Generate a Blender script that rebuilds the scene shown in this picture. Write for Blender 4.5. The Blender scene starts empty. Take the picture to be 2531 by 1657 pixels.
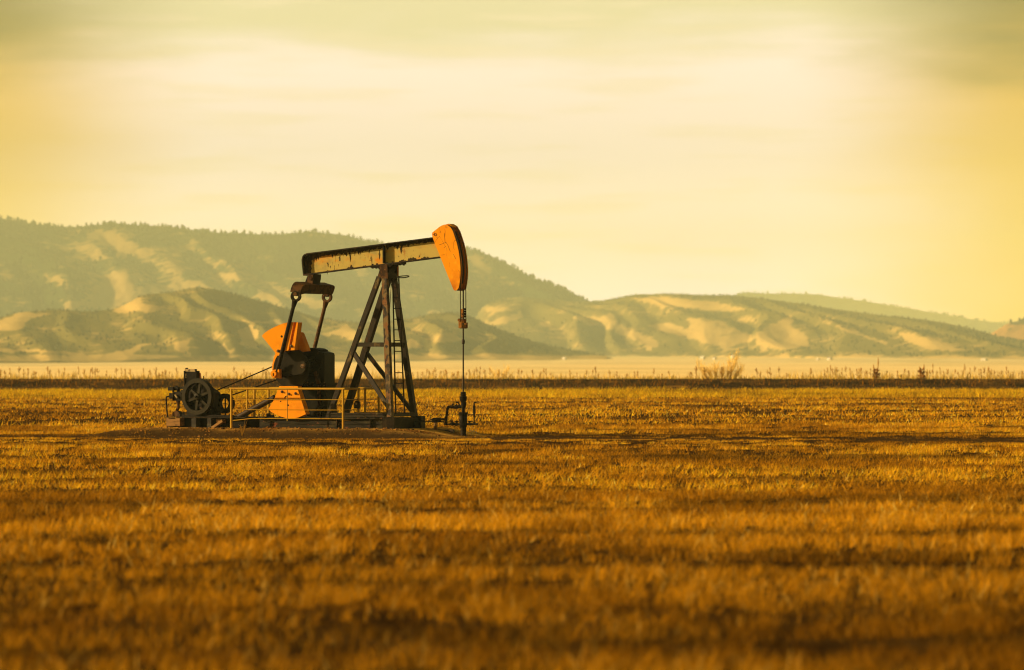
import bpy, math, random
import numpy as np
from mathutils import Vector, Matrix
random.seed(7)
rng = np.random.default_rng(11)
sc = bpy.context.scene
COL = sc.collection
R = math.radians

# ------------------------------------------------------------------ camera
W, H = 2531.0, 1657.0
LENS, SENS = 200.0, 36.0
F = LENS / SENS * W                       # focal length in photo pixels
HZ = 895.0                                # horizon row
CAMZ = 2.0
PITCH = math.atan((HZ - H / 2) / F)
cd = bpy.data.cameras.new('camera'); cam = bpy.data.objects.new('camera', cd); COL.objects.link(cam)
cd.lens = LENS; cd.sensor_width = SENS; cd.clip_start = 0.5; cd.clip_end = 60000
cam.location = (0, 0, CAMZ); cam.rotation_euler = (math.pi / 2 + PITCH, 0, 0)
cd.dof.use_dof = True; cd.dof.focus_distance = 156.5; cd.dof.aperture_fstop = 2.8
sc.camera = cam

def ray(px, py):
    x = (px - W / 2) / F; y = (H / 2 - py) / F
    c, s = math.cos(PITCH), math.sin(PITCH)
    return Vector((x, c - y * s, s + y * c))
def at(px, py, Y):                        # world point seen at a pixel, at depth Y
    d = ray(px, py); k = Y / d.y
    return Vector((d.x * k, Y, CAMZ + d.z * k))
def gx(px, Y): return (px - W / 2) / F * Y
def yrow(py): return CAMZ * F / (py - HZ)  # depth of flat ground seen at a row

class Frame:                               # a turned local frame: u along the machine, t across it (away), z up
    def __init__(s, origin, th):
        s.o = Vector(origin); s.th = th
        s.c, s.s = math.cos(th), math.sin(th)
    def tz(s, px, py, t):                  # point on the vertical plane t = const
        d = ray(px, py); ox, oy, oz = s.o
        # ox+u c+t s = k dx ; oy-u s+t c = k dy
        a = ox + t * s.s; b = oy + t * s.c
        # u = (k dx - a)/c ; b - s*(k dx-a)/c = k dy
        k = (b + s.s * a / s.c) / (d.y + s.s * d.x / s.c)
        u = (k * d.x - a) / s.c
        return (u, t, CAMZ + k * d.z - oz)
    def uz(s, px, py, u):                  # point on the vertical plane u = const
        d = ray(px, py); ox, oy, oz = s.o
        a = ox + u * s.c; b = oy - u * s.s
        k = (b - s.c * a / s.s) / (d.y - s.c * d.x / s.s)
        t = (k * d.x - a) / s.s
        return (u, t, CAMZ + k * d.z - oz)
    def world(s, p):
        u, t, z = p
        return Vector((s.o.x + u * s.c + t * s.s, s.o.y - u * s.s + t * s.c, s.o.z + z))

# ------------------------------------------------------------------ mesh helpers
def smooth(me, ang=35):
    if len(me.polygons) == 0: return
    me.polygons.foreach_set('use_smooth', [True] * len(me.polygons))
    try: me.set_sharp_from_angle(angle=R(ang))
    except Exception: pass

class MB:
    def __init__(s): s.v = []; s.f = []
    def add(s, vs, fs):
        b = len(s.v); s.v += [tuple(p) for p in vs]; s.f += [tuple(i + b for i in f) for f in fs]
        return s
    def box(s, x0, x1, y0, y1, z0, z1):
        if x0 > x1: x0, x1 = x1, x0
        if y0 > y1: y0, y1 = y1, y0
        if z0 > z1: z0, z1 = z1, z0
        vs = [(x0,y0,z0),(x1,y0,z0),(x1,y1,z0),(x0,y1,z0),(x0,y0,z1),(x1,y0,z1),(x1,y1,z1),(x0,y1,z1)]
        return s.add(vs, [(3,2,1,0),(4,5,6,7),(0,1,5,4),(1,2,6,5),(2,3,7,6),(3,0,4,7)])
    def beam(s, p0, p1, w, h, side=(0,1,0), w1=None, h1=None):
        p0 = Vector(p0); p1 = Vector(p1); d = (p1 - p0).normalized()
        sd = Vector(side); sd = (sd - d * sd.dot(d)).normalized(); up = d.cross(sd)
        w1 = w if w1 is None else w1; h1 = h if h1 is None else h1
        vs = []
        for p, ww, hh in ((p0, w, h), (p1, w1, h1)):
            for a, b in ((-1,-1),(1,-1),(1,1),(-1,1)): vs.append(p + sd * (a * ww / 2) + up * (b * hh / 2))
        return s.add(vs, [(0,1,2,3),(7,6,5,4),(0,4,5,1),(1,5,6,2),(2,6,7,3),(3,7,4,0)])
    def lathe(s, p0, axis, prof, n=16):
        p0 = Vector(p0); ax = Vector(axis).normalized()
        a = ax.orthogonal().normalized(); b = ax.cross(a)
        vs = []
        for (q, r) in prof:
            r = max(r, 1e-4)
            for i in range(n):
                th = 2 * math.pi * i / n
                vs.append(p0 + ax * q + (a * math.cos(th) + b * math.sin(th)) * r)
        fs = []
        for k in range(len(prof) - 1):
            for i in range(n):
                j = (i + 1) % n
                fs.append((k*n+i, k*n+j, (k+1)*n+j, (k+1)*n+i))
        fs.append(tuple(range(n - 1, -1, -1))); m = (len(prof) - 1) * n
        fs.append(tuple(range(m, m + n)))
        return s.add(vs, fs)
    def cyl(s, p0, p1, r0, r1=None, n=14):
        p0 = Vector(p0); p1 = Vector(p1); L = (p1 - p0).length
        return s.lathe(p0, p1 - p0, [(0, r0), (L, r0 if r1 is None else r1)], n)
    def tube(s, path, r, n=8, closed=False):
        P = [Vector(p) for p in path]; m = len(P); rs = r if isinstance(r, (list, tuple)) else [r] * m
        vs = []; prev = None
        for i in range(m):
            if closed: d = P[(i + 1) % m] - P[i - 1]
            else: d = P[min(i + 1, m - 1)] - P[max(i - 1, 0)]
            d.normalize()
            a = d.orthogonal().normalized() if prev is None else (prev - d * prev.dot(d)).normalized()
            prev = a; b = d.cross(a)
            for k in range(n):
                th = 2 * math.pi * k / n
                vs.append(P[i] + (a * math.cos(th) + b * math.sin(th)) * rs[i])
        fs = []
        for i in range(m if closed else m - 1):
            i2 = (i + 1) % m
            for k in range(n):
                j = (k + 1) % n
                fs.append((i*n+k, i*n+j, i2*n+j, i2*n+k))
        if not closed:
            fs.append(tuple(range(n - 1, -1, -1))); fs.append(tuple(range((m - 1) * n, m * n)))
        return s.add(vs, fs)
    def prism(s, poly, t0, t1, shift=(0, 0)):   # polygon in (u,z) extruded along t
        A = sum(poly[i][0] * poly[(i+1) % len(poly)][1] - poly[(i+1) % len(poly)][0] * poly[i][1] for i in range(len(poly)))
        if A < 0: poly = poly[::-1]
        if t0 > t1: t0, t1 = t1, t0
        n = len(poly)
        vs = [(p[0], t0, p[1]) for p in poly] + [(p[0] + shift[0], t1, p[1] + shift[1]) for p in poly]
        fs = [tuple(range(n)), tuple(range(2*n - 1, n - 1, -1))]
        for i in range(n):
            j = (i + 1) % n
            fs.append((j, i, n + i, n + j))
        return s.add(vs, fs)
    def ring(s, c, axis, ro, ri, th, n=28):     # washer with a square section
        c = Vector(c); ax = Vector(axis).normalized(); a = ax.orthogonal().normalized(); b = ax.cross(a)
        vs = []
        for q, r in ((-th/2, ro), (th/2, ro), (th/2, ri), (-th/2, ri)):
            for i in range(n):
                g = 2 * math.pi * i / n
                vs.append(c + ax * q + (a * math.cos(g) + b * math.sin(g)) * r)
        fs = []
        for k in range(4):
            k2 = (k + 1) % 4
            for i in range(n):
                j = (i + 1) % n
                fs.append((k*n+i, k*n+j, k2*n+j, k2*n+i))
        return s.add(vs, fs)
    def build(s, name, m, parent=None, ang=35):
        me = bpy.data.meshes.new(name); me.from_pydata(s.v, [], s.f); me.validate(); me.update()
        me.materials.append(m); smooth(me, ang)
        o = bpy.data.objects.new(name, me); COL.objects.link(o)
        if parent: o.parent = parent
        return o

def tag(o, label=None, cat=None, group=None, kind=None):
    if label: o['label'] = label
    if cat: o['category'] = cat
    if group: o['group'] = group
    if kind: o['kind'] = kind
    return o
def empty(name, loc, rz=0, **k):
    o = bpy.data.objects.new(name, None); COL.objects.link(o); o.location = loc; o.rotation_euler = (0, 0, rz)
    o.empty_display_size = .3
    return tag(o, **k)

def npmesh(name, verts, faces_flat, sizes, m, colors=None, smoothed=False):
    """verts (n,3); faces_flat loop indices; sizes per-face loop counts; colors (n,4) -> attribute 'tint'"""
    me = bpy.data.meshes.new(name)
    n = len(verts); me.vertices.add(n); me.vertices.foreach_set('co', np.ascontiguousarray(verts, dtype=np.float32).ravel())
    me.loops.add(len(faces_flat)); me.loops.foreach_set('vertex_index', np.ascontiguousarray(faces_flat, dtype=np.int32))
    sizes = np.asarray(sizes, dtype=np.int32)
    st = np.zeros(len(sizes), dtype=np.int32); st[1:] = np.cumsum(sizes)[:-1]
    me.polygons.add(len(sizes)); me.polygons.foreach_set('loop_start', st)
    me.polygons.foreach_set('use_smooth', np.full(len(sizes), smoothed))
    me.update(calc_edges=True)
    if colors is not None:
        at_ = me.attributes.new('tint', 'FLOAT_COLOR', 'POINT')
        at_.data.foreach_set('color', np.ascontiguousarray(colors, dtype=np.float32).ravel())
    me.materials.append(m)
    o = bpy.data.objects.new(name, me); COL.objects.link(o)
    return o

# ------------------------------------------------------------------ noise
def hash2(ix, iy, seed):
    h = (ix.astype(np.int64) * 374761393 + iy.astype(np.int64) * 668265263 + seed * 1442695041) & 0xFFFFFFFF
    h = ((h ^ (h >> 13)) * 1274126177) & 0xFFFFFFFF
    h = (h ^ (h >> 16)) & 0xFFFFFFFF
    return h / 4294967295.0
def vn(x, y, seed=0):
    x = np.asarray(x, float); y = np.asarray(y, float)
    ix = np.floor(x); iy = np.floor(y); fx = x - ix; fy = y - iy
    fx = fx*fx*fx*(fx*(fx*6-15)+10); fy = fy*fy*fy*(fy*(fy*6-15)+10)
    a = hash2(ix, iy, seed); b = hash2(ix+1, iy, seed); c = hash2(ix, iy+1, seed); d = hash2(ix+1, iy+1, seed)
    return (a*(1-fx)+b*fx)*(1-fy) + (c*(1-fx)+d*fx)*fy
def fbm(x, y, seed=0, o=4, g=.5):
    s = 0; a = 1; t = 0
    for i in range(o):
        s = s + a * vn(x * 2**i + 17.3*i, y * 2**i + 9.1*i, seed + i); t += a; a *= g
    return s / t
def sst(a, b, x):
    t = np.clip((x - a) / (b - a), 0, 1); return t * t * (3 - 2 * t)

# ------------------------------------------------------------------ materials
def newmat(name):
    m = bpy.data.materials.new(name); m.use_nodes = True
    nt = m.node_tree; b = nt.nodes['Principled BSDF']
    return m, nt, b
def noise_mask(nt, scale, lo, hi, stretch=(1,1,1), detail=5, rough=.6, seed=0, kind='noise'):
    tc = nt.nodes.new('ShaderNodeTexCoord'); mp = nt.nodes.new('ShaderNodeMapping')
    mp.inputs['Scale'].default_value = stretch; mp.inputs['Location'].default_value = (seed*3.7, seed*1.9, seed*2.3)
    nt.links.new(tc.outputs['Object'], mp.inputs[0])
    if kind == 'noise':
        nz = nt.nodes.new('ShaderNodeTexNoise'); nz.inputs['Scale'].default_value = scale
        nz.inputs['Detail'].default_value = detail; nz.inputs['Roughness'].default_value = rough
        nt.links.new(mp.outputs[0], nz.inputs['Vector']); out = nz.outputs['Fac']
    else:
        # thin crack lines: distorted voronoi cell edges
        nz = nt.nodes.new('ShaderNodeTexNoise'); nz.inputs['Scale'].default_value = 3
        nt.links.new(mp.outputs[0], nz.inputs['Vector'])
        ad = nt.nodes.new('ShaderNodeMixRGB'); ad.blend_type = 'ADD'; ad.inputs[0].default_value = .5
        nt.links.new(mp.outputs[0], ad.inputs[1]); nt.links.new(nz.outputs['Color'], ad.inputs[2])
        vo = nt.nodes.new('ShaderNodeTexVoronoi'); vo.feature = 'DISTANCE_TO_EDGE'; vo.inputs['Scale'].default_value = scale
        nt.links.new(ad.outputs[0], vo.inputs['Vector']); out = vo.outputs['Distance']
    mr = nt.nodes.new('ShaderNodeMapRange'); mr.inputs[1].default_value = lo; mr.inputs[2].default_value = hi
    nt.links.new(out, mr.inputs[0]); return mr.outputs[0]
def mul(nt, a, b):
    n = nt.nodes.new('ShaderNodeMath'); n.operation = 'MULTIPLY'; nt.links.new(a, n.inputs[0]); nt.links.new(b, n.inputs[1]); return n.outputs[0]
def paint(name, base, rough=.55, metal=0.0, layers=(), spec=.35, bump=0):
    """layers: (colour, scale, lo, hi, stretch[, seed[, kind]]) mixed over base"""
    m, nt, b = newmat(name)
    rgb = nt.nodes.new('ShaderNodeRGB'); rgb.outputs[0].default_value = (*base, 1); cur = rgb.outputs[0]
    for i, ly in enumerate(layers):
        col, scale, lo, hi, st = ly[:5]; seed = ly[5] if len(ly) > 5 else i + 1; kind = ly[6] if len(ly) > 6 else 'noise'
        k = noise_mask(nt, scale, lo, hi, st, seed=seed, kind=kind)
        if kind == 'crack': k = mul(nt, k, noise_mask(nt, 2.2, .5, .56, seed=seed + 5))
        mx = nt.nodes.new('ShaderNodeMixRGB'); nt.links.new(k, mx.inputs[0]); nt.links.new(cur, mx.inputs[1])
        mx.inputs[2].default_value = (*col, 1); cur = mx.outputs[0]
    nt.links.new(cur, b.inputs['Base Color'])
    b.inputs['Roughness'].default_value = rough; b.inputs['Metallic'].default_value = metal
    b.inputs['Specular IOR Level'].default_value = spec * .45
    if bump:
        bp = nt.nodes.new('ShaderNodeBump'); bp.inputs['Strength'].default_value = bump; bp.inputs['Distance'].default_value = .02
        k = noise_mask(nt, 14, 0, 1, seed=9); nt.links.new(k, bp.inputs['Height']); nt.links.new(bp.outputs[0], b.inputs['Normal'])
    return m
BLK = (.012, .010, .007)
RUST = (.11, .045, .012)
M = {}
M['orange'] = paint('orange_paint', (.76, .27, .002), .55, 0, [
    ((.46, .13, .002), 1.6, .46, .72, (1,1,1)),
    ((.80, .34, .01), 5, .55, .75, (1,1,1)),
    ((.34, .10, .004), 3.5, .60, .70, (2.5,1,.35), 9),
    ((.06, .03, .006), 1.7, .010, .003, (1,1,.6), 3, 'crack'),
    ((.04, .02, .008), 9, .70, .74, (1,1,.45), 5)], spec=.12)
M['weight'] = paint('counterweight_paint', (.76, .27, .002), .55, 0, [
    ((.56, .17, .002), 1.3, .48, .72, (1,1,1)), ((.80, .33, .008), 5, .56, .75, (1,1,1)),
    ((.05, .022, .005), 7, .68, .72, (1.6,1,.5), 4), ((.40, .12, .004), 3, .60, .70, (2.5,1,.3), 9)], spec=.12)
M['orange_edge'] = paint('orange_edge_paint', (.42, .12, .006), .55, 0, [((.10, .03, .008), 3, .45, .62, (1,1,.3)), ((.02,.012,.006), 7, .58, .66, (1,1,.3))])
M['beam'] = paint('beam_paint', (.42, .32, .075), .6, 0, [
    ((.54, .21, .010), 1.6, .51, .66, (1,1,1.6), 2),
    ((.30, .10, .012), 5.5, .60, .70, (1,1,.6), 11),
    ((.30, .25, .075), 3.5, .5, .7, (1,1,1), 4),
    ((.03, .02, .008), 3.6, .62, .67, (2.2,1,.8), 6),
    ((.03, .02, .01), 11, .66, .70, (1.5,1,.5), 7),
    ((.03, .022, .01), 2.4, .66, .71, (5,1,.25), 8)], spec=.25)
M['beam_dark'] = paint('beam_flange_grime', (.018, .013, .007), .6, 0, [((.06,.03,.01), 6, .5, .65, (1,1,1)), ((.16,.12,.04), 9, .62, .7, (1,1,1))], spec=.25)
M['post'] = paint('post_paint', (.023, .016, .007), .6, 0, [
    ((.14, .095, .03), 4, .60, .68, (1,1,.45), 2),
    ((.06, .026, .007), 6, .60, .70, (1,1,.6), 3),
    ((.014, .011, .007), 9, .55, .66, (1,1,.5), 4)], spec=.3)
M['post_worn'] = paint('post_worn_paint', (.14, .095, .03), .6, 0, [
    ((.16, .065, .014), 4, .50, .58, (1,1,.7), 2),
    ((.018, .013, .008), 9, .50, .56, (1,1,.55), 3),
    ((.03, .022, .012), 3, .55, .62, (1,1,.6), 4)], spec=.3)
M['rusty'] = paint('rusty_steel', (.085, .038, .011), .65, 0, [((.03,.015,.006), 5, .48, .6, (1,1,1)), ((.18,.08,.016), 12, .6, .7, (1,1,1))], spec=.15)
M['clamp'] = paint('rusty_orange_casting', (.26, .105, .014), .6, 0, [((.09,.035,.008), 7, .46, .6, (1,1,1)), ((.02,.012,.005), 12, .60, .68, (1,1,1))], spec=.2)
M['dark'] = paint('dark_steel', (.010, .007, .003), .55, 0, [((.028,.017,.006), 4, .52, .7, (1,1,.6)), ((.08,.038,.01), 13, .66, .72, (1,1,.5))], spec=.12)
M['gear'] = paint('gear_case_paint', (.008, .007, .004), .5, 0, [((.02,.016,.008), 3, .5, .7, (1,1,.4)), ((.07,.05,.02), 11, .66, .74, (1,1,.35)), ((.06,.03,.008), 6, .66, .74, (1,1,.5), 6)], spec=.12)
M['disc'] = paint('crank_disc_paint', (.012, .010, .006), .45, 0, [((.026,.02,.009), 3, .5, .7, (1,1,.3)), ((.36,.30,.10), 6, .70, .75, (3.2,1,.33), 4)], spec=.15)  # pale upright streaks: scratches, with glossy reflections painted in
M['black'] = paint('black_grease', (.006, .005, .003), .6, 0, [((.014,.010,.005), 6, .5, .65, (1,1,1))], spec=.08)
M['bolt'] = paint('bolt_steel', (.16, .09, .04), .45, .3, [((.02,.014,.008), 20, .5, .6, (1,1,1))])
M['wheel'] = paint('wheel_paint', (.019, .015, .005), .5, 0, [((.011,.009,.003), 4, .5, .65, (1,1,1)), ((.05,.026,.006), 14, .66, .72, (1,1,1))], spec=.15)
M['rail'] = paint('yellow_rail_paint', (.40, .225, .010), .5, 0, [((.40,.20,.02), 5, .52, .68, (1,1,.6)), ((.16,.06,.012), 9, .64, .70, (1,1,.5))], spec=.3)
M['red_pipe'] = paint('red_oxide_paint', (.55, .085, .012), .55, 0, [((.36,.07,.015), 8, .5, .65, (1,1,.5))])
M['brown_pipe'] = paint('brown_pipe_coating', (.034, .018, .005), .55, 0, [((.035,.02,.012), 3, .48, .62, (1,1,1)), ((.11,.055,.02), 10, .64, .72, (1,1,1))])
M['wood'] = paint('weathered_timber', (.20, .105, .026), .8, 0, [((.07,.035,.01), 5, .48, .62, (.4,1,3)), ((.30,.2,.08), 14, .62, .7, (.4,1,3))])
M['tank'] = paint('pale_top_tank', (.28, .20, .075), .55, 0, [((.06,.04,.02), 8, .5, .62, (1,1,1))])
M['cable'] = paint('steel_cable', (.035, .024, .012), .5, 0, [])
M['white'] = paint('white_wall_paint', (.72, .64, .48), .7, 0, [])
M['grey_roof'] = paint('grey_roof', (.34, .30, .22), .7, 0, [])

M['grime_shade'] = paint('black_grime_shade', (.030, .020, .008), .7, 0, [((.10, .055, .014), 7, .52, .66, (1.5, 1, .6)), ((.15, .12, .035), 12, .60, .68, (1.2, 1, .7), 5)], spec=.1)  # grime tone that also carries the flange shadow on the web
M['skid'] = paint('skid_paint', (.013, .010, .004), .6, 0, [((.045,.036,.013), 2.2, .5, .62, (.6,1,2.5)), ((.20,.06,.018), 5, .60, .68, (.7,1,2)), ((.015,.012,.008), 6, .55, .65, (1,1,1))], spec=.25)

# ------------------------------------------------------------------ pumping unit
TH = R(22.0)
DP = 156.2
PADZ = .147
o0 = at(959, 1063, DP)
U = Frame((o0.x, DP, PADZ), TH)
def uz2(px, py, t): p = U.tz(px, py, t); return (p[0], p[2])
def zof(py, t=0): return U.tz(959, py, t)[2]
pump = empty('pumpjack', U.o, -TH, label='weathered pumpjack with orange horsehead and orange counterweights in the dry field', cat='pumpjack')

# --- skid base: two I-beams and cross members
mb = MB(); z1 = zof(1033, -1)
u0, _, _ = U.tz(639, 1050, -1.0); u1, _, _ = U.tz(968, 1050, -1.0)
for s_ in (-1, 1):
    t = .93 * s_
    mb.box(u0, u1, t - .10, t + .10, z1 - .035, z1); mb.box(u0, u1, t - .10, t + .10, -.06, 0.02)
    mb.box(u0 + .004, u1 - .004, t - .012, t + .012, .02, z1 - .035)
    for k in range(2):
        q = u0 + 2.35 + 1.0 * k
        mb.box(q - .008, q + .008, t - .09, t + .09, .02, z1 - .035)
for q in (u0 + .06, -1.5):
    mb.box(q - .05, q + .05, -.83, .83, .05, z1 - .02)
mb.build('base_frame', M['skid'], pump)
mb = MB(); ue = U.tz(968, 1045, -.93)[0]
mb.box(ue - .22, ue + .14, -1.08, -.78, -.06, z1 + .01)
mb.box(ue - .10, ue + .14, .80, 1.10, -.06, z1 + .03)
mb.box(ue - .04, ue + .06, -.78, .80, z1 - .10, z1 - .02); mb.box(ue - .12, ue - .06, -.78, .80, -.04, z1 - .10)
mb.build('end_plate', M['dark'], pump)

# --- samson post
zt = zof(690, -.34)
TB = .86                                       # half spread at the feet
def leg(p_top, p_bot, w, h, name, m): return MB().beam(p_top, p_bot, w, h, (0, 1, 0)).build(name, m, pump)
fn_b = U.tz(964.5, 1032, -TB); fn_t = U.tz(952, 690, -.30)
fn_t = (fn_t[0], -.30, fn_t[2]); 
ff_t = (fn_t[0] + .02, .27, fn_t[2]); ff_b = U.tz(1024.5, 1030, TB)
bn_t = U.tz(938, 685, -.30); bn_b = U.tz(811.5, 1033, -TB)
bf_t = (bn_t[0] + .03, .27, bn_t[2]); bf_b = U.tz(854.5, 1022, TB)
leg(fn_t, fn_b, .17, .145, 'leg', M['post_worn']); leg(ff_t, ff_b, .17, .13, 'leg', M['post'])
leg(bn_t, bn_b, .14, .125, 'leg', M['post']); leg(bf_t, bf_b, .20, .15, 'leg', M['post'])
def lerp(a, b, k): return tuple(a[i] + (b[i] - a[i]) * k for i in range(3))
def onleg(a, b, z): return lerp(a, b, (z - a[2]) / (b[2] - a[2]))
zh = zof(852, -.6)
MB().beam(onleg(bn_t, bn_b, zh), onleg(fn_t, fn_b, zh), .09, .115).build('cross_beam', M['post'], pump)
MB().beam(onleg(bf_t, bf_b, zh), onleg(ff_t, ff_b, zh), .09, .115).build('cross_beam', M['post'], pump)
MB().beam(onleg(fn_t, fn_b, zh), onleg(ff_t, ff_b, zh), .09, .115, (1,0,0)).build('cross_beam', M['post'], pump)
MB().beam(onleg(bn_t, bn_b, zh), onleg(bf_t, bf_b, zh), .09, .115, (1,0,0)).build('cross_beam', M['post'], pump)
za = zof(868, -.6); zb = zof(1012, -.8)
MB().beam(onleg(bn_t, bn_b, za), onleg(fn_t, fn_b, zb), .09, .115).build('diagonal_brace', M['post'], pump)
MB().beam(onleg(bf_t, bf_b, za), onleg(ff_t, ff_b, zof(1024, .8)), .09, .10).build('diagonal_brace', M['post'], pump)
zr = zof(1026, -.9)
for s_ in (-1, 1):
    MB().box(U.tz(816, 1026, -.86)[0], U.tz(958, 1026, -.86)[0], s_*.86 - .06, s_*.86 + .06, zr - .055, zr + .055).build('bottom_rail', M['post'], pump)
MB().beam(onleg(fn_t, fn_b, zr), onleg(ff_t, ff_b, zr), .12, .10, (1,0,0)).build('bottom_rail', M['post'], pump)
# post cap
cap = [uz2(939, 655, -.36), uz2(956.5, 654, -.36), uz2(958.5, 692, -.36), uz2(949, 693, -.36), uz2(946, 690, -.36), uz2(936, 692.5, -.36), uz2(931.5, 690, -.36), uz2(938, 668, -.36)]
mb = MB().prism(cap, -.36, -.33)
mb.build('post_cap', M['rusty'], pump)
mb = MB().prism(cap, .30, .33)
uc0, uc1 = cap[0][0], cap[2][0]
mb.box(uc0 - .02, uc1 - .015, -.33, .30, zof(692), zof(683)); mb.box(uc1 - .035, uc1 - .01, -.33, .30, zof(691), zof(676))
mb.box(uc0 + .03, uc1 - .04, -.2, .2, zof(683), zof(666))
mb.cyl(((uc0+uc1)/2, -.33, zof(664)), ((uc0+uc1)/2, .30, zof(664)), .085)
mb.build('post_cap_frame', M['dark'], pump)
# --- ladder on the front of the post
lad = MB()
lr_t = U.uz(985.5, 688, fn_t[0] + .20); lr_b = U.uz(1000, 1022, fn_b[0] + .06)
ll_t = (lr_t[0], lr_t[1] - .42, lr_t[2]); ll_b = (lr_b[0], lr_b[1] - .62, lr_b[2])
lad.cyl(lr_t, lr_b, .022, n=6); lad.cyl(ll_t, ll_b, .022, n=6)
for k in range(12):
    z = zof(710.5 + 26.4 * k, .1)
    lad.cyl(onleg(lr_t, lr_b, z), onleg(ll_t, ll_b, z), .013, n=5)
ladder = lad.build('ladder', M['dark'], pump)
hoop = [(lr_t[0] + .01 + .15 * (1 - math.cos(a)), lr_t[1] - .04 + .17 * math.sin(a), zof(685, .3) + .03 * math.sin(a)) for a in np.linspace(0, 2*math.pi, 20, endpoint=False)]
MB().tube(hoop, .015, 5, closed=True).build('ladder_hoop', M['dark'], ladder)
MB().tube([U.uz(981, 651, .1), U.uz(983, 660, .1), U.uz(983, 684, .1)], .032, 6).build('lubricating_hose', M['orange_edge'], pump)
MB().tube([U.uz(970, 698, .38), U.uz(967, 703, .36), U.uz(966, 720, .36), U.uz(963.5, 760, .36), U.uz(961, 800, .36)], .01, 4).build('grease_line', M['dark'], pump)

# --- walking beam: web + flange swept round the tail
TL, TR = (753, 640.5), (1075, 587.0)
tw = 0.0
top = [uz2(755, 682, tw), uz2(752, 655, tw), uz2(751.2, 643, tw), uz2(752.8, 635, tw), uz2(757, 629.5, tw), uz2(764, 626.5, tw), uz2(900, 609.5, tw), uz2(1078, 586.5, tw)]
bot = [uz2(757, 680.5, tw), uz2(900, 662, tw), uz2(1090, 637.3, tw)]
web = [uz2(755.6, 680, tw)] + top[1:] + [uz2(1090, 637, tw), uz2(900, 661.5, tw)]
MB().prism(web, -.012, .012).build('beam_web', M['beam'], pump)
def strip(path, t0, t1, th, inward=1):
    mb = MB(); n = len(path); nr = []
    for i in range(n):
        a = path[max(i-1, 0)]; b = path[min(i+1, n-1)]
        d = Vector((b[0]-a[0], b[1]-a[1])).normalized(); nr.append(Vector((d.y, -d.x)) * th * inward)
    vs = []
    for i in range(n):
        p = Vector(path[i]); q = p + nr[i]
        vs += [(p.x, t0, p.y), (p.x, t1, p.y), (q.x, t1, q.y), (q.x, t0, q.y)]
    fs = []
    for i in range(n - 1):
        a, b = 4*i, 4*i + 4
        for k in range(4):
            j = (k + 1) % 4; fs.append((a+k, a+j, b+j, b+k))
    fs += [(3,2,1,0), (4*n-4, 4*n-3, 4*n-2, 4*n-1)]
    return mb.add(vs, fs)
FW = .165
strip(top, -FW, FW, .028, 1).build('beam_flange', M['beam_dark'], pump)
strip(bot, -FW, FW, .028, -1).build('beam_flange', M['beam_dark'], pump)
mb = MB()
q0 = uz2(952, 604.5, 0); q1 = uz2(952.5, 653.5, 0)
mb.beam((q0[0], -.085, q0[1] - .03), (q1[0] , -.085, q1[1] + .02), .145, .03, (0,1,0)); mb.beam((q0[0], .085, q0[1] - .03), (q1[0], .085, q1[1] + .02), .145, .03, (0,1,0))
mb.build('stiffener', M['dark'], pump)
mb = MB()
pa, pb = uz2(921, 660.5, 0), uz2(999, 651.5, 0)
mb.beam((pa[0], 0, pa[1]), (pb[0], 0, pb[1]), .30, .05, (0,1,0))
for q in (.06, .2, .5, .7, .93):
    x = pa[0] + (pb[0]-pa[0])*q; z = pa[1] + (pb[1]-pa[1])*q
    for t in (-.13, .13): mb.box(x - .022, x + .022, t - .022, t + .022, z - .05, z + .08)
mb.prism([uz2(938, 659, 0), uz2(979, 654, 0), uz2(968, 666, 0), uz2(945, 667, 0)], -.22, .24)
mb.build('saddle_bearing', M['dark'], pump)
# grime with the flange shadow put into its colour, ragged lower edge
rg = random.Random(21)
def grime_shade(pxs, top_fn, lo, hi, drip):
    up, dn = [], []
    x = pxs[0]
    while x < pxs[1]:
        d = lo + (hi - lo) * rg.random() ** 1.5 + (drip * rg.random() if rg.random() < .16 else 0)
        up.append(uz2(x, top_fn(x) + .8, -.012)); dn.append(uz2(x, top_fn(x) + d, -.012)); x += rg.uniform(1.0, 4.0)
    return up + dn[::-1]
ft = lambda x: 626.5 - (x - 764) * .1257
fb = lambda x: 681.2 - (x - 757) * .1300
MB().prism(grime_shade((762, 950), ft, 9.5, 13, 11), -.016, -.009).build('grime_shade_band', M['grime_shade'], pump)
MB().prism(grime_shade((954, 1076), ft, 8.5, 12, 8), -.016, -.009).build('grime_shade_band', M['grime_shade'], pump)
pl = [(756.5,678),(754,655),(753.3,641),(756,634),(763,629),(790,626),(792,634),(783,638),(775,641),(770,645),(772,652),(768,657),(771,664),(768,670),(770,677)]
MB().prism([uz2(x, y, -.012) for x, y in pl], -.0175, -.0088).build('grime_shade_band', M['grime_shade'], pump)  # tail end: shadow of the end plate painted in, with grime
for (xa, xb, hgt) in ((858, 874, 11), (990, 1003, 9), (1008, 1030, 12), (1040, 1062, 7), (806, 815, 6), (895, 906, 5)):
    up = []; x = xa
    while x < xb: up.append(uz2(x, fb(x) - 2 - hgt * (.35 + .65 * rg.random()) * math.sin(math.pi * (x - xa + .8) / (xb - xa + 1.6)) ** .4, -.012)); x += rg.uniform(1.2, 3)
    MB().prism(up + [uz2(xb, fb(xb) - 1.5, -.012), uz2(xa, fb(xa) - 1.5, -.012)], -.0150, -.009).build('grime_patch', M['grime_shade'], pump)
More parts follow.
